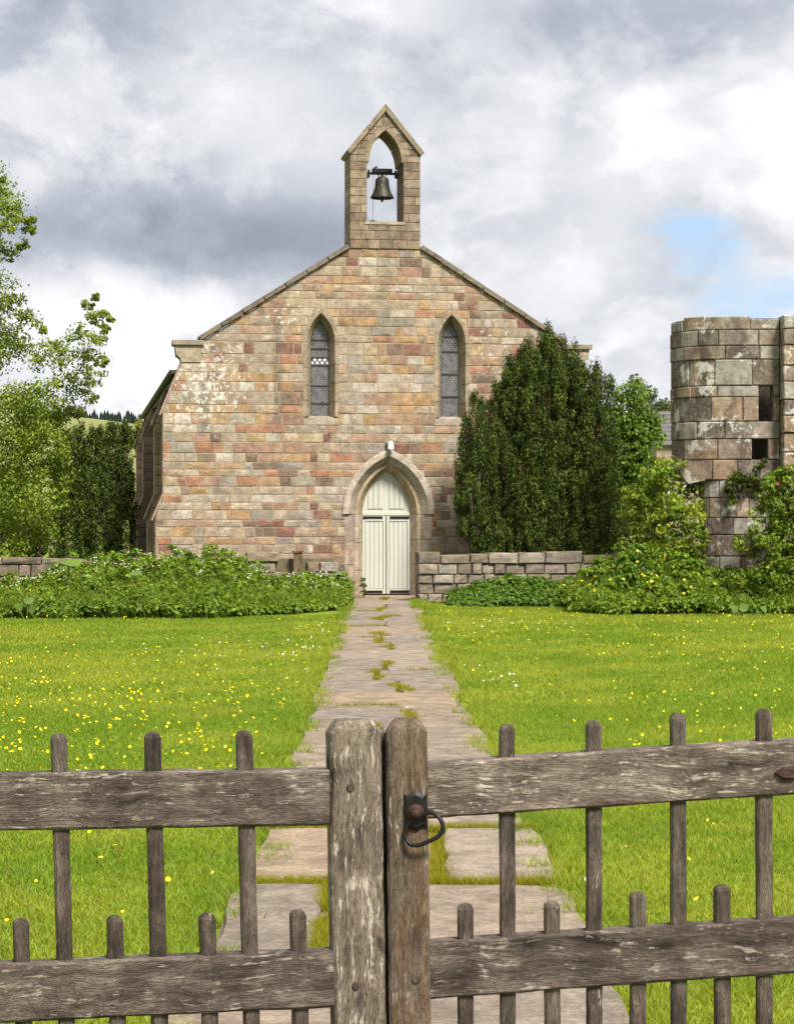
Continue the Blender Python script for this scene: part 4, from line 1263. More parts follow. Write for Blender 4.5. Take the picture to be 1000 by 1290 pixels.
for i in range(26):
    a, e = rng.uniform(0, 2 * PI), rng.uniform(-.4, 1)
    bx.append((-1.2 + 1.6 * math.cos(a), 1.0 + 1.8 * math.sin(a), 5.6 + 2.9 * e, rng.uniform(.4, .7)))
leafy_tree('birch_tree', 'fresh green birch leaning into the picture from the left edge', (-8.7, 42.2, 0), 6.5, .17, bx, .074, (0.120, 0.190, 0.018), (0.225, 0.275, 0.026), 32, n=215, bark=M_bark, up=.2, vary=.25, limbs=14, limb_r=.12, dens=20, spread=(.38, .75), reach=2.4)

def blob_tree(seed, rx, rz, cz, k_, rmin, rmax, ry=None):
    r_ = np.random.default_rng(seed); out = []
    for i in range(k_):
        d_ = unit(r_.normal(size=3)) * r_.random() ** .35
        out.append((d_[0] * rx, d_[1] * (ry or rx), cz + d_[2] * rz, r_.uniform(rmin, rmax)))
    return out
leafy_tree('leafy_tree', 'bright fresh green broadleaf tree behind the right side of the big yew', (6.1, 56.0, 0), 2.4, .16, blob_tree(1, .80, 1.9, 2.9, 40, .35, .55), .10, (0.085, 0.155, 0.018), (0.13, 0.20, 0.020), 41, n=230)
leafy_tree('leafy_tree', 'thin loose bluish green treetop rising above the bright green tree', (9.1, 78.0, 0), 5.2, .14, [(0 + a, b, c, r) for (a, b, c, r) in [(-.45, 0, 6.5, .25), (-.2, .1, 6.15, .3), (.15, 0, 6.0, .3), (.35, .2, 5.6, .35), (.7, 0, 5.5, .3), (.0, 0, 5.3, .4), (-.3, 0, 5.5, .3), (-.55, 0, 6.0, .2), (.9, 0, 5.1, .35), (.3, 0, 4.7, .5), (-.3, 0, 4.6, .5), (.6, 0, 4.2, .6), (-.2, 0, 3.8, .6), (0, 0, 3.0, .7)]], .09, (0.055, 0.085, 0.035), (0.08, 0.11, 0.04), 42, n=120, limbs=14)
leafy_tree('leafy_tree', 'yellowish green rounded tree just left of the top of the ruined tower', (10.9, 86.0, 0), 3.0, .2, blob_tree(3, 1.7, 1.8, 4.2, 44, .5, .8), .14, (0.085, 0.095, 0.022), (0.12, 0.125, 0.025), 43, n=200)
leafy_tree('leafy_tree', 'yellow green treetop showing over the end of the church roof gutter', (-8.62, 75.0, 0), 3.5, .2, blob_tree(5, .45, .95, 4.35, 18, .3, .45), .13, (0.12, 0.145, 0.022), (0.15, 0.16, 0.025), 44, n=200)
leafy_tree('leafy_tree', 'rounded green tree behind the ruined tower at the right edge', (8.6, 47.0, 0), 2.0, .15, blob_tree(6, 1.7, 1.5, 2.3, 50, .4, .6), .09, (0.05, 0.08, 0.015), (0.08, 0.11, 0.018), 45, n=90)
leafy_tree('leafy_tree', 'dark shaded bushy tree low behind the birch foliage at the left', (-11.5, 56.0, 0), 1.6, .15, blob_tree(7, 2.6, 1.4, 1.5, 64, .45, .7), .10, (0.055, 0.085, 0.015), (0.09, 0.13, 0.018), 46, n=200)

# shrubs round the ruin
leafy_tree('dark_bush', 'shaded green bush in the gap between the big yew and the yellow green bush', (4.75, 43.9, 0), .8, .05, blob_tree(11, .8, .8, .95, 26, .3, .45), .08, (0.05, 0.085, 0.014), (0.085, 0.125, 0.018), 57, n=200, cat='bush')
leafy_tree('honeysuckle_bush', 'yellow green bush crowding the foot of the ruined tower on its left', (4.62, 37.95, 0), .9, .05, [(a * .62, b, c, r) for (a, b, c, r) in [(-.55, 0, 2.0, .32), (-.1, -.1, 2.35, .33), (.35, -.1, 2.4, .3), (.7, 0, 2.15, .3), (-.8, 0, 1.55, .3), (-.3, -.3, 1.7, .4), (.3, -.35, 1.7, .4), (.9, -.2, 1.6, .35), (-.6, -.2, 1.1, .4), (.1, -.4, 1.1, .45), (.8, -.3, 1.1, .4), (-.9, 0, .8, .35), (.2, -.3, .6, .5), (-.5, -.2, .5, .4), (.8, -.2, .6, .4), (.0, .1, 2.0, .4)]], .075, (0.100, 0.180, 0.016), (0.240, 0.290, 0.020), 51, n=260, cat='bush', up=.4)
rb = [(.1, .1, 1.1, .34), (-.5, .1, .45, .30), (.32, -.1, 1.55, .34), (.45, 0, 1.95, .34), (.6, 0, 2.2, .34), (.85, .1, 2.35, .4), (.6, -.2, 1.7, .36), (.9, -.2, 1.8, .45), (.4, -.3, 1.15, .40), (.75, -.35, 1.2, .45), (1.0, -.3, 1.3, .45), (-.15, -.3, .5, .38), (.2, -.4, .6, .45), (.75, -.45, .65, .45), (1.2, -.3, .8, .4), (1.3, 0, 1.9, .45), (1.6, 0, 1.3, .5), (1.6, 0, 2.2, .4)]
rose = leafy_tree('rose_bush', 'large leafy rose bush with a few pink blooms below the ruined tower', (5.95, 36.3, 0), .9, .05, rb, .075, (0.090, 0.165, 0.014), (0.205, 0.265, 0.020), 52, n=280, cat='bush', up=.6)
rng = np.random.default_rng(53)
for (x, y, z) in ((.42, -.38, 2.18), (.62, -.55, 1.30), (.80, -.60, 1.42), (.30, -.50, 1.12)):
    fl = MB()
    for k_ in range(7):
        a = 2 * PI * k_ / 7
        fl.add([(x, y, z), (x + .030 * math.cos(a - .4), y - .02, z + .030 * math.sin(a - .4)), (x + .036 * math.cos(a), y - .008, z + .036 * math.sin(a)), (x + .030 * math.cos(a + .4), y - .02, z + .030 * math.sin(a + .4))], [(0, 1, 2, 3)], (0.36, 0.10, 0.13))
    fl.build('flower', M_petal, rose, recentre=True)
leafy_tree('ivy_clump', 'tuft of green creeper hanging on the face of the ruined tower below the corbel', (5.98, 37.50, 1.72), .15, .015, [(-.12, -.02, .55, .13), (.05, -.04, .6, .15), (.25, -.02, .5, .14), (-.15, -.04, .35, .13), (-.12, -.03, .15, .10), (.1, -.03, .42, .1), (.4, 0, .42, .10)], .055, (0.075, 0.115, 0.016), (0.13, 0.145, 0.02), 54, n=160, cat='creeper', part='leaves', limbs=4, dens=110)
leafy_tree('fern_tuft', 'small green tuft growing from the ruined tower under its lower opening', (6.34, 37.56, 2.36), .08, .01, [(0, -.02, .12, .09), (.06, -.03, .22, .08), (-.05, -.02, .02, .08), (.02, -.02, -.08, .06)], .05, (0.07, 0.11, 0.016), (0.11, 0.14, 0.02), 55, n=100, cat='fern', part='leaves', limbs=2, dens=110)
leafy_tree('box_shrub', 'small yellowish shrub squeezed into the left corner of the church doorway', (-.66, 42.02, 0), .2, .015, [(0, 0, .12, .07), (.0, 0, .26, .075), (0, 0, .38, .06)], .035, (0.10, 0.11, 0.015), (0.14, 0.14, 0.02), 56, n=120, cat='shrub', part='leaves', limbs=2, dens=200)

def blades(rng, x, y, h, w, near, base=.0):
    N = len(x)
    a = rng.uniform(0, 2 * PI, N)
    dx_, dy_ = np.cos(a), np.sin(a)
    bend = rng.uniform(.25, 1.15, N) * h
    ba = rng.uniform(0, 2 * PI, N)
    bx_, by_ = np.cos(ba) * bend, np.sin(ba) * bend
    z0 = np.full(N, base)
    if near:
        V = np.stack([np.stack([x - dx_ * w / 2, y - dy_ * w / 2, z0], 1), np.stack([x + dx_ * w / 2, y + dy_ * w / 2, z0], 1),
                      np.stack([x + dx_ * w * .38 + bx_ * .35, y + dy_ * w * .38 + by_ * .35, z0 + h * .6], 1), np.stack([x - dx_ * w * .38 + bx_ * .35, y - dy_ * w * .38 + by_ * .35, z0 + h * .6], 1),
                      np.stack([x + bx_, y + by_, z0 + h], 1)], 1)
        return V
    return np.stack([np.stack([x - dx_ * w / 2, y - dy_ * w / 2, z0], 1), np.stack([x + dx_ * w / 2, y + dy_ * w / 2, z0], 1), np.stack([x + bx_, y + by_, z0 + h], 1)], 1)
# ---------------------------------------------------------------- herbaceous beds
def bed(name, label, x0, x1, front, back, top, leaf, tints, seed, per=330, n=26):
    rng = np.random.default_rng(seed)
    C, Rr, T = [], [], []
    area = (x1 - x0) * 4.0
    for i in range(int(per * area)):
        x = rng.uniform(x0, x1)
        yf, yb = front(x), back(x)
        t = rng.random() ** 1.5
        y = yf + (yb - yf) * t
        h = top(x) * min(1.0, 0.20 + 1.3 * t ** .75) * (0.80 + 0.40 * mnoise.noise(Vector((x * 1.6, y * 1.3, seed))) + .42 * mnoise.noise(Vector((x * 5, y * 5, seed))))
        z = h * (1 - 0.45 * rng.random() ** 2.0)
        C.append((x, y, max(.05, z)))
        s_ = rng.uniform(.06, .13); Rr.append((s_, s_, s_ * .6))
        q = 0.5 + 0.5 * mnoise.noise(Vector((x * 1.1, y * 1.1, seed + 3)))
        T.append((np.array(tints[0]) * (1 - q) + np.array(tints[1]) * q) * rng.uniform(.75, 1.3))
    o = foliage(name, rng, C, Rr, n, leaf, T, M_leaf, None, up=.9, aspect=.6)
    props(o, label, 'plants', kind='stuff')
    return np.array(C)

def L_front(x): return 34.0 + (3.2 * max(0, (x + 3.0) / 2.1) ** 1.3 if x > -3.0 else 0) + .30 * mnoise.noise(Vector((x * 1.4, 0, 0))) + .22 * mnoise.noise(Vector((x * 4.5, 3, 0)))
def L_back(x): return 40.2
def L_top(x): return float(np.interp(x, [-8, -6.4, -5.9, -5.2, -2.75, -2.35, -1.0, -.8], [.48, .46, .76, .92, .96, .58, .54, .28]))
LB = bed('herb_bed', 'long bed of leafy green weeds in front of the church and left wall', -8.2, -.88, L_front, L_back, L_top, .078, ((0.085, 0.175, 0.012), (0.185, 0.255, 0.018)), 61, per=140, n=22)
def R_front(x): return 35.4 + .2 * mnoise.noise(Vector((x * 1.5, 3, 0))) + (1.2 * max(0, (3.35 - x)) if x < 3.35 else 0)
RB = bed('herb_bed', 'mound of leafy green weeds with yellow flowers below the ruined tower', 2.95, 7.4, R_front, lambda x: 38.4, lambda x: float(np.interp(x, [2.9, 3.4, 4.2, 4.9, 5.6, 7.4], [.35, .72, .95, 1.12, .75, .7])), .078, ((0.085, 0.175, 0.012), (0.185, 0.260, 0.018)), 62, per=160, n=24)
WB = bed('herb_bed', 'low strip of glossy green leaves along the foot of the right dry stone wall', .98, 3.6, lambda x: 38.3 + .3 * max(0, 1.6 - x) + .12 * mnoise.noise(Vector((x * 2, 5, 0))), lambda x: 40.1, lambda x: float(np.interp(x, [.9, 1.5, 2.0, 3.2, 3.6], [.18, .42, .5, .48, .3])), .08, ((0.070, 0.145, 0.014), (0.11, 0.19, 0.018)), 63, per=130, n=24)

def flowers(name, label, P, size, tint, seed, mat=None, petals=6, jitter=.15, updir=.5):
    rng = np.random.default_rng(seed)
    P = np.asarray(P); N = len(P)
    nrm = unit(rng.normal(size=(N, 3)) * .35 + np.array([0, -updir, .8]))
    t = unit(np.cross(nrm, np.array([[1.0, .1, .05]]))); b = np.cross(nrm, t)
    s = size * rng.uniform(.7, 1.3, (N, 1))
    V = np.stack([P + (t * math.cos(2 * PI * k_ / petals) + b * math.sin(2 * PI * k_ / petals)) * s * .5 for k_ in range(petals)], 1)
    T = np.array(tint)[None, :] * rng.uniform(.85, 1.1, (N, 1))
    o = soup(name, V, petals, np.clip(T, 0, .95), mat or M_petal)
    props(o, label, 'flowers', kind='stuff')
def bed_stalks(label, B, n, hmul, seed, topf):
    rng = np.random.default_rng(seed)
    b = B[rng.choice(len(B), n)]
    x = b[:, 0] + rng.normal(size=n) * .05; y = b[:, 1] + rng.normal(size=n) * .05
    h = np.array([topf(v) for v in x]) * rng.uniform(.55, 1.12, n) * hmul
    h = np.minimum(h, b[:, 2] + .30)
    V = blades(rng, x, y, h, rng.uniform(.010, .020, n), True)
    q = rng.random((n, 1))
    T = (np.array([[.12, .20, .02]]) * (1 - q) + np.array([[.23, .29, .04]]) * q) * rng.uniform(.8, 1.2, (n, 1))
    props(soup('bed_grass', V, 5, T, M_grass, faces=[(0, 1, 2, 3), (3, 2, 4)]), label, 'grass', kind='stuff')
bed_stalks('tall thin grasses standing among the weeds of the long left bed', LB, 3800, 1.10, 201, L_top)
bed_stalks('tall thin grasses standing among the weeds below the ruined tower', RB, 1300, 1.0, 202, lambda v: 1.1)
# white umbels over the left bed
rng = np.random.default_rng(70)
idx = rng.choice(len(LB), 640, replace=False)
U = []
for i in idx:
    x, y, z = LB[i]
    if y < 36.2 and rng.random() < .85: continue
    if z < .45 * L_top(x): continue
    c = np.array((x, y - .05, min(z + .14, L_top(x) * 1.08)))
    for k_ in range(rng.integers(2, 5)): U.append(c + rng.normal(size=3) * np.array((.03, .03, .012)))
flowers('umbel_flowers', 'white cow parsley heads scattered over the long left bed', U, .024, (0.58, 0.58, 0.46), 71)
idx = rng.choice(len(RB), 700, replace=False)
U = []
for i in idx:
    x, y, z = RB[i]
    pr = 0.55 if (3.1 < x < 4.4 and z > .35) else .16
    if rng.random() > pr or z < .25: continue
    U.append((x, y - .07, z + .10))
flowers('yellow_flowers', 'small yellow flowers over the weed mound on the right', U, .05, (0.78, 0.62, 0.03), 72)

# tall stems and broad leaves
def stem_plant(name, label, loc, h, tint, seed, n=22, leaf=.12, group=None):
    rng = np.random.default_rng(seed)
    t = thing(name, label, 'plant', loc, group=group)
    mb = MB(); top = Vector((rng.uniform(-.12, .12), 0, h))
    mb.tube([(0, 0, 0), (top.x * .4, 0, h * .5), top], [.012, .01, .005], 5, (0.10, 0.13, 0.03)); mb.build('stem', M_leaf, t)
    C = [(top.x * (z / h), 0, z) for z in np.linspace(h * .35, h, n)]
    foliage('leaves', rng, C, [(.10 * (1.2 - .7 * c[2] / h),) * 3 for c in C], 5, leaf, [np.array(tint) * rng.uniform(.8, 1.2) for _ in C], M_leaf, t, up=.4, aspect=.4)
for i, (x, y, h, lab) in enumerate([(-6.15, 40.3, 1.42, 'tall arching pale green weed stem left of the yew hedge foot'), (-5.55, 40.4, 1.38, 'tall pale green weed stem in front of the dark yew hedge'), (-5.1, 40.2, 1.5, 'tallest pale green weed stem beside the church buttresses'), (-6.6, 40.4, 1.25, 'bushy green weed stem below the birch leaves')]):
    stem_plant('tall_weed', lab, (x, y, 0), h, (0.13, 0.16, 0.04), 90 + i, group='tall weeds behind the left bed')
def broad_leaf(name, label, loc, leaves, tint):
    t = thing(name, label, 'plant', loc)
    for (x, y, z, r, tilt, az) in leaves:
        n = 14; v = [(0, 0, -.03 * r)]
        for k_ in range(n):
            a = 2 * PI * k_ / n
            rr_ = r * (1 + .07 * math.sin(3 * a)) * (.55 if k_ == n // 2 else 1)
            v.append((rr_ * math.cos(a), rr_ * .8 * math.sin(a), .12 * r * math.sin(2 * a)))
        Mx = Matrix.Translation((x, y, z)) @ Matrix.Rotation(az, 4, 'Z') @ Matrix.Rotation(tilt, 4, 'X')
        mb = MB(); mb.add([Mx @ Vector(p) for p in v], [(0, 1 + k_, 1 + (k_ + 1) % n) for k_ in range(n)], tint)
        mb.build('leaf', M_leaf, t, smooth=True)
    st = MB()
    for (x, y, z, r, tilt, az) in leaves: st.tube([(x * .3, y * .3 + .1, 0), (x * .8, y * .8, z * .6), (x, y, z - .02)], .012, 5, (0.12, 0.15, 0.05))
    st.build('stem', M_leaf, t)
broad_leaf('butterbur', 'large pale umbrella-like leaf standing out of the left bed', (-5.45, 35.6, 0), [(0, 0, .86, .21, R(16), .2), (.3, .15, .62, .12, R(24), 1.0)], (0.14, 0.23, 0.03))
broad_leaf('butterbur', 'smaller pale broad leaf in the left bed nearer the church', (-4.4, 35.9, 0), [(0, 0, .68, .14, R(16), -.2), (-.25, 0, .50, .10, R(34), .6)], (0.13, 0.21, 0.04))
broad_leaf('dock_plant', 'rosette of broad upright leaves at the front left edge of the left bed', (-5.85, 33.75, 0), [(-.12, .1, .20, .085, R(60), .9), (0.10, .05, .17, .08, R(66), -.5), (.02, .15, .30, .09, R(48), .2)], (0.085, 0.155, 0.02))
broad_leaf('dock_plant', 'pair of pale broad leaves at the lawn edge below the rose bush', (5.62, 34.9, 0), [(-.13, 0, .12, .08, R(75), .5), (.02, .03, .14, .09, R(60), -.4), (.36, .05, .11, .08, R(66), .8)], (0.12, 0.20, 0.04))
rl = thing('iron_railing', 'short black iron railing behind the far end of the low wall', 'railing', (4.05, 42.0, 0), .1)
for z in (1.0, .72):
    m_ = MB(); m_.box(-.22, .42, -.012, .012, z, z + .03); m_.build('rail', M_gutter, rl)
for i in range(7):
    m_ = MB(); m_.box(-.2 + i * .1 - .009, -.2 + i * .1 + .009, -.035, -.013, 0, 1.08); m_.build('bar', M_gutter, rl)

# ---------------------------------------------------------------- lawn
def in_lawn(x, y):
    e = 0.05 * np.sin(x * 0 + y * 3.1) + 0.04 * np.sin(y * 7.7 + 1) + .03 * np.sin(y * 17.0)
    c = 0.093 - 0.0091 * y
    h = np.where(y < 9.8, .765, np.where(y < 15, .70, .675)) - .03 + e
    return np.abs(x - c) > h
def gnoise(x, y, s, seed):
    r_ = np.random.default_rng(seed); out = np.zeros_like(x)
    for k_ in range(7):
        a = r_.uniform(0, 2 * PI); f_ = s * r_.uniform(.6, 1.8)
        out += np.sin((x * math.cos(a) + y * math.sin(a)) * f_ + r_.uniform(0, 6.28))
    return out / 7
def grass_tint(rng, x, y):
    N = len(x)
    q = np.clip(.5 + 1.1 * gnoise(x, y, .7, 5) + .9 * gnoise(x, y, 3.0, 6) + .5 * gnoise(x, y, 9.0, 8) + rng.normal(size=N) * .22, 0, 1)[:, None]
    T = np.array([[.172, .274, .022]]) * (1 - q) + np.array([[.315, .368, .042]]) * q
    T = T * rng.uniform(.72, 1.28, (N, 1))
    dry = rng.random(N) < .05
    T[dry] = np.array([.30, .27, .09])
    return np.clip(T, 0, 1)
rng = np.random.default_rng(100)
Vn, Tn, Vf, Tf = [], [], [], []
for (y0, y1, dens, hh, ww, near) in ((6.9, 9.5, 7600, .060, .0056, True), (9.5, 13, 5200, .055, .0060, True), (13, 19, 3300, .055, .0085, False), (19, 27, 1600, .055, .014, False), (27, 36, 1000, .055, .019, False), (36, 41.5, 700, .06, .020, False)):
    xm = .2 * y1 + 1.3
    N = int(dens * (y1 - y0) * 2 * xm)
    x = rng.uniform(-xm, xm, N); y = rng.uniform(y0, y1, N)
    ok = in_lawn(x, y) & (np.abs(x) < .2 * y + 1.3)
    ok &= ~((x < -1.0) & (y > 35.2)) & ~((x > 3.4) & (y > 36.6)) & ~((x > .5) & (y > 40.1))
    x, y = x[ok], y[ok]
    edge = np.abs(np.abs(x - (0.093 - 0.0091 * y)) - .75) < .16
    h = .54 * hh * rng.uniform(.55, 1.35, len(x)) * (1 + .35 * gnoise(x, y, 2.0, 9)) * np.where(edge, 1.35, 1.0)
    V = blades(rng, x, y, h, ww * rng.uniform(.7, 1.3, len(x)), near)
    (Vn if near else Vf).append(V); (Tn if near else Tf).append(grass_tint(rng, x, y))
o = soup('lawn_grass', np.concatenate(Vn), 5, np.concatenate(Tn), M_grass, faces=[(0, 1, 2, 3), (3, 2, 4)])
props(o, 'mown bright green lawn grass near the gate', 'grass', kind='stuff')
o = soup('lawn_grass', np.concatenate(Vf), 3, np.concatenate(Tf), M_grass)
props(o, 'bright green lawn stretching to the church and the ruin', 'grass', kind='stuff')
# moss and grass in the joints of the path
Vj, Tj = [], []
for (x0, x1, y0, y1, dn) in JOINTS:
    ym = (y0 + y1) / 2
    N = int((20000 if ym < 13 else 9000) * abs(x1 - x0) * abs(y1 - y0) * dn) + 30
    x = rng.uniform(x0, x1, N); y = rng.uniform(y0, y1, N)
    if ym > 13 and y1 - y0 > .3: x = (x0 + x1) / 2 + .05 * gnoise(y * 3, y, 2.0, 3) * 3 + rng.normal(size=N) * .03
    keep = gnoise(x, y, 6.0, 11) > -.30
    x, y = x[keep], y[keep]
    Vj.append(blades(rng, x, y, rng.uniform(.030, .06, len(x)) * (1 if ym < 13 else .75) + (.03 if ym > 13 else .008), rng.uniform(.004, .008, len(x)) * (1 if ym < 13 else 2.2), False, .004))
    q = rng.random((len(x), 1))
    Tj.append(np.array([[.20, .23, .012]]) * (1 - q) + np.array([[.33, .29, .02]]) * q)
# ragged tufts creeping over the path edges
for i in range(150):
    yy = rng.uniform(7.5, 41); sd = rng.choice((-1, 1))
    xx = path_c(yy) + sd * (path_h(yy) - rng.uniform(-.02, .10))
    N = 60
    x = xx + rng.normal(size=N) * .055; y = yy + rng.normal(size=N) * .06
    Vj.append(blades(rng, x, y, rng.uniform(.04, .09, N), rng.uniform(.005, .008, N) * max(1, yy / 14), False, .02))
    Tj.append(grass_tint(rng, x, y))
o = soup('joint_grass', np.concatenate(Vj), 3, np.concatenate(Tj), M_grass)
props(o, 'moss and short grass growing in the joints and over the edges of the flagged path', 'grass', kind='stuff')
# buttercups and daisies
U = []
for i in range(6500):
    y = 8.5 + 29 * rng.random() ** 1.1; x = rng.uniform(-.2 * y - .4, .2 * y + .4)
    q = gnoise(np.array([x]), np.array([y]), .9, 21)[0]
    bias = .02
    if x < -.9 and 13.5 < y < 21: bias = .95 + .9 * q
    elif x < -.8 and y < 13.5: bias = .07
    elif x > 1.2 and 13 < y < 24: bias = .26 + .5 * q
    elif x > .6 and y > 24: bias = .34 + .5 * q
    elif x < -.8: bias = .16 + .4 * q
    if rng.random() > bias or not in_lawn(np.array([x]), np.array([y]))[0]: continue
    if (x < -1 and y > 33.8) or (x > 2.9 and y > 35.2): continue
    U.append((x, y, rng.uniform(.045, .10)))
flowers('buttercup_flowers', 'yellow buttercups scattered through the lawn', U, .022, (0.85, 0.66, 0.012), 101, petals=6, updir=.15)
U = []
for (cx, cy, rx, ry, n) in ((-1.75, 25.5, .55, 1.2, 34), (-2.7, 27.5, .4, .8, 14), (.95, 22, .12, 1.1, 26), (-.95, 27, .14, 3, 24), (1.75, 31.5, .5, 1.0, 16), (2.2, 9.5, 1.2, .8, 4), (1.0, 9.0, .4, .8, 2)):
    for i in range(n):
        x, y = cx + rng.normal() * rx, cy + rng.normal() * ry
        if in_lawn(np.array([x]), np.array([y]))[0]: U.append((x, y, .06))
flowers('daisy_flowers', 'white daisies dotted near the path edges', U, .021, (0.80, 0.80, 0.76), 102, petals=7, updir=.15)

# ---------------------------------------------------------------- the gate
W_H = wood_mat('weathered_rail', 'x')
W_V = wood_mat('weathered_picket', 'z', mid=(0.085, 0.067, 0.053), light=(0.180, 0.148, 0.120), lich_thr=0.64)
W_L = wood_mat('weathered_stile', 'z', mid=(0.135, 0.107, 0.082), light=(0.245, 0.205, 0.160), lich_thr=0.585)
W_R = wood_mat('warm_weathered_stile', 'z', mid=(0.140, 0.106, 0.076), light=(0.250, 0.202, 0.150), lich_thr=0.61, warm=.42)
def loft(mb, secs, axis='z', ch=.008, seed=0.0, jit=.0016):
    """secs: (pos, half_w, half_t, off_w): chamfered rectangular sections; wobble gives old timber its uneven edges"""
    v, n = [], 12
    for i, (p, hw, ht, off) in enumerate(secs):
        c = min(ch, hw * .6, ht * .6)
        ring = [(-hw + c, -ht), (0, -ht), (hw - c, -ht), (hw, -ht + c), (hw, 0), (hw, ht - c), (hw - c, ht), (0, ht), (-hw + c, ht), (-hw, ht - c), (-hw, 0), (-hw, -ht + c)]
        for k_, (a, b) in enumerate(ring):
            s = mnoise.noise(Vector((p * 9, k_ * 1.7, seed))) + .6 * mnoise.noise(Vector((p * 31, k_ * 2.3, seed + 5)))
            a2, b2 = a + off + s * jit * (1 if a > 0 else -1), b + s * jit * (1 if b > 0 else -1)
            v.append((a2, b2, p) if axis == 'z' else (p, b2, a2))
    f = []
    for i in range(len(secs) - 1):
        for k_ in range(n):
            q = (i * n + k_, i * n + (k_ + 1) % n, (i + 1) * n + (k_ + 1) % n, (i + 1) * n + k_)
            f.append(q if axis == 'z' else q[::-1])
    e = (len(secs) - 1) * n
    f.append(tuple(range(n - 1, -1, -1)) if axis == 'z' else tuple(range(n)))
    f.append(tuple(e + k_ for k_ in range(n)) if axis == 'z' else tuple(e + k_ for k_ in range(n - 1, -1, -1)))
    mb.add(v, f)
GY = 5.60
rr = random.Random(77)
def stile(root, w, top, lean, mat, x, ht=.036):
    mb = MB()
    zs_ = list(np.linspace(.03, top - .034, 26))
    secs = [(z, w / 2, ht, lean * (1 - z)) for z in zs_]
    for k_, (dz_, f_) in enumerate(((.024, .008), (.010, .018), (.001, .025))):
        secs.append((top - dz_, w / 2 - f_, ht - .004 * k_, lean * (1 - top)))
    loft(mb, secs, 'z', .007, rr.random() * 50, .0016)
    o = mb.build('stile', mat, root)
    o.location = (x, 0, 0)
    return o
def rail(root, x0, x1, zt0, zt1, zb0, zb1, arch=0.0):
    mb = MB()
    n = 44
    secs = []
    L = x1 - x0
    for i in range(n + 1):
        t = i / n
        zt = zt0 + (zt1 - zt0) * t + arch * 4 * t * (1 - t); zb = zb0 + (zb1 - zb0) * t + arch * 4 * t * (1 - t)
        secs.append((L * t, (zt - zb) / 2, .031, (zt + zb) / 2 - (zt0 + zb0) / 2))
    loft(mb, secs, 'x', .007, rr.random() * 50, .0022)
    o = mb.build('rail', W_H, root)
    o.location = (x0, 0, (zt0 + zb0) / 2)
    return o
def picket(root, x, top, lean, bottom=.06):
    mb = MB()
    hw = .0205
    secs = [(z, hw, hw * .95, lean * (1 - z)) for z in np.linspace(bottom, top - .014, 18)]
    secs += [(top - .006, hw * .80, hw * .78, lean * (1 - top)), (top - .001, hw * .48, hw * .46, lean * (1 - top))]
    loft(mb, secs, 'z', .006, rr.random() * 90, .0013)
    o = mb.build('picket', W_V, root)
    o.location = (x, 0, 0)
    return o
def peg(root, x, z, y, r=.011):
    mb = MB(); n = 12
    mb.add([(r * math.cos(2 * PI * k_ / n), 0, r * math.sin(2 * PI * k_ / n)) for k_ in range(n)] + [(r * .8 * math.cos(2 * PI * k_ / n), -.004, r * .8 * math.sin(2 * PI * k_ / n)) for k_ in range(n)],
           [(k_, (k_ + 1) % n, n + (k_ + 1) % n, n + k_) for k_ in range(n)] + [tuple(n + k_ for k_ in range(n))])
    o = mb.build('peg', W_V, root); o.location = (x, y, z)
# left leaf: swung a little towards the camera
left = thing('gate_leaf', 'left leaf of the weathered wooden picket gate, without ironwork, under its broad rounded post', 'gate', (-.112, GY, 0), R(12))
stile(left, .137, 1.160, .018, W_L, 0)
rail(left, -1.22, -.070, 1.047, 1.032, .903, .887)
rail(left, -1.22, -.058, .566, .561, .416, .414)
for x, tp in ((-.286, 1.136), (-.522, 1.137), (-.759, 1.138), (-.995, 1.138)): picket(left, x, tp, .026)
for x, tp in ((-.158, .668), (-.394, .668), (-.630, .671), (-.866, .672), (-1.102, .672)): picket(left, x, tp, .026)
stile(left, .10, 1.12, -.02, W_L, -1.26)
ms = MB(); loft(ms, [(z, .030, .011, +.017 * (1 - z)) for z in np.linspace(.04, 1.12, 12)], 'z', .003, 3.0)
mo = ms.build('meeting_strip', W_V, left); mo.location = (.083, .030, 0)
peg(left, -.017, .985, -.0375); peg(left, -.003, .47, -.0375)
# right leaf
right = thing('gate_leaf', 'right leaf of the weathered wooden picket gate with the black ring latch', 'gate', (.026, GY, 0), 0.0)
stile(right, .108, 1.162, .013, W_R, 0)
rail(right, .054, 1.20, 1.047, 1.117, .901, .975, .003)
rail(right, .060, 1.20, .580, .654, .432, .512, .002)
for x, tp in ((.261, 1.146), (.487, 1.156), (.707, 1.175), (.931, 1.186), (1.150, 1.195)): picket(right, x, tp, .003)
for x, tp in ((.151, .678), (.377, .684), (.601, .709), (.821, .727), (1.045, .737)): picket(right, x, tp, .003)
stile(right, .11, 1.25, 0, W_R, 1.256)
peg(right, .024, .487, -.0375)
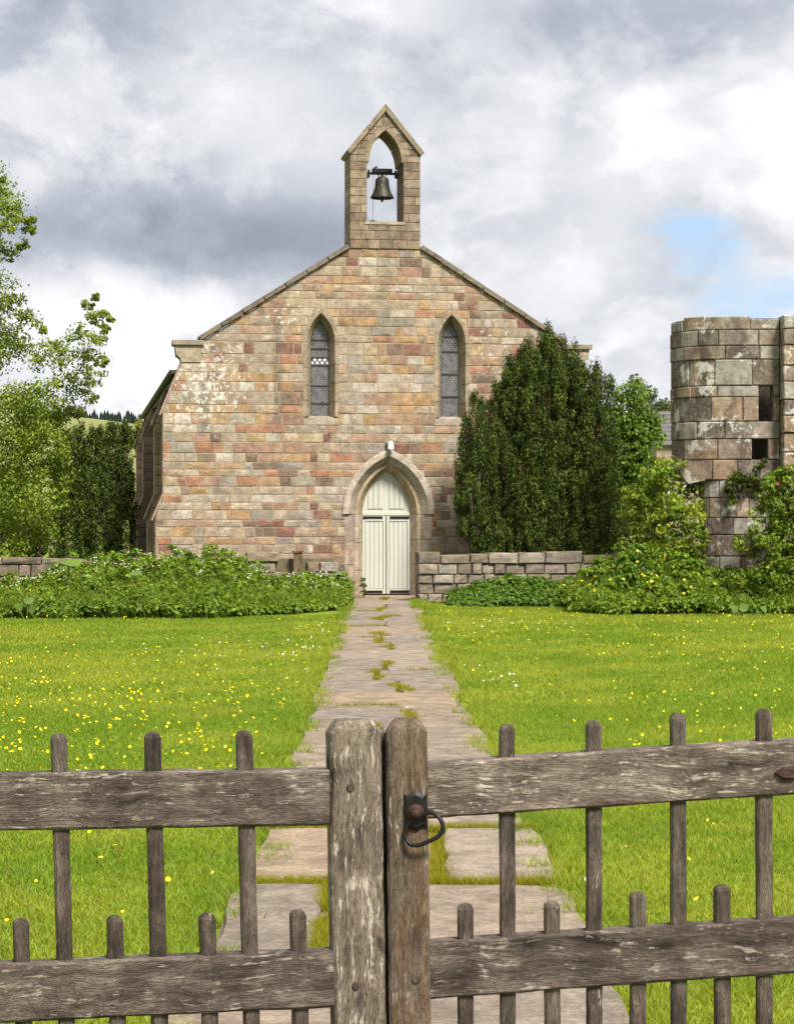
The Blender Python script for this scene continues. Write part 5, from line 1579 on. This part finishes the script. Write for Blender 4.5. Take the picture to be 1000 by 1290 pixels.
# ring latch: plate, boss, ring
latch = MB()
out_ = []
for (x, z) in [(-.030, .044), (-.022, .038), (-.014, .046), (0, .052), (.014, .046), (.022, .038), (.030, .044), (.029, .024), (.031, .0), (.029, -.024), (.030, -.044), (.020, -.040), (.010, -.048), (0, -.052), (-.010, -.048), (-.020, -.040), (-.030, -.044), (-.029, -.024), (-.031, 0), (-.029, .024)]:
    out_.append((x, z))
n = len(out_)
latch.add([(x, 0, z) for x, z in out_] + [(x, -.004, z) for x, z in out_] + [(x * .78, -.009, z * .80) for x, z in out_], [(i, (i + 1) % n, n + (i + 1) % n, n + i) for i in range(n)] + [(n + i, n + (i + 1) % n, 2 * n + (i + 1) % n, 2 * n + i) for i in range(n)] + [tuple(2 * n + i for i in range(n))])
lp = latch.build('latch_plate', M_iron, right)
lp.location = (.022, -.0375, .925)
bs = MB(); bs.lathe([(.0, .030), (.010, .029), (.013, .022), (.012, .016), (.021, .010), (.023, .004), (.022, 0)], 18)
bo = bs.build('boss', M_rust, lp, smooth=True); bo.rotation_euler = (R(90), 0, 0); bo.location = (0, -.008, -.004)
rg = MB()
ctrl = [(.022, .028), (.040, .024), (.055, .006), (.058, -.014), (.046, -.032), (.020, -.046), (-.006, -.056), (-.026, -.054), (-.036, -.040), (-.038, -.022), (-.030, -.002), (-.012, .010), (.004, .018)]
def catmull(c, m_=6):
    o_ = []
    for i in range(len(c)):
        p0, p1, p2, p3 = [Vector(c[(i + k_ - 1) % len(c)]) for k_ in range(4)]
        for j in range(m_):
            t = j / m_
            o_.append(.5 * ((2 * p1) + (p2 - p0) * t + (2 * p0 - 5 * p1 + 4 * p2 - p3) * t * t + (3 * p1 - p0 - 3 * p2 + p3) * t ** 3))
    return o_
rg.tube([(p.x, -.012 - .012 * math.sin(i * .08), p.y) for i, p in enumerate(catmull(ctrl))], .0058, 10, closed=True)
ro = rg.build('ring', M_iron, lp, smooth=True)
ro.location = (.012, -.010, -.030)
# diamond iron rove on the right rail
dm_ = MB()
dm_.add([(-.024, 0, 0), (0, 0, -.017), (.03, 0, -.015), (.05, 0, 0), (.03, 0, .017), (0, 0, .016), (-.018, -.007, 0), (0, -.010, -.011), (.028, -.010, -.010), (.042, -.007, 0), (.028, -.010, .011), (0, -.010, .010)],
        [(i, (i + 1) % 6, 6 + (i + 1) % 6, 6 + i) for i in range(6)] + [(6, 7, 8, 9, 10, 11)])
dm_.lathe([(.0, .006), (.006, .005), (.008, 0)], 10)
dv = dm_.build('rove', M_rust, right); dv.location = (.975, -.0335, 1.022)
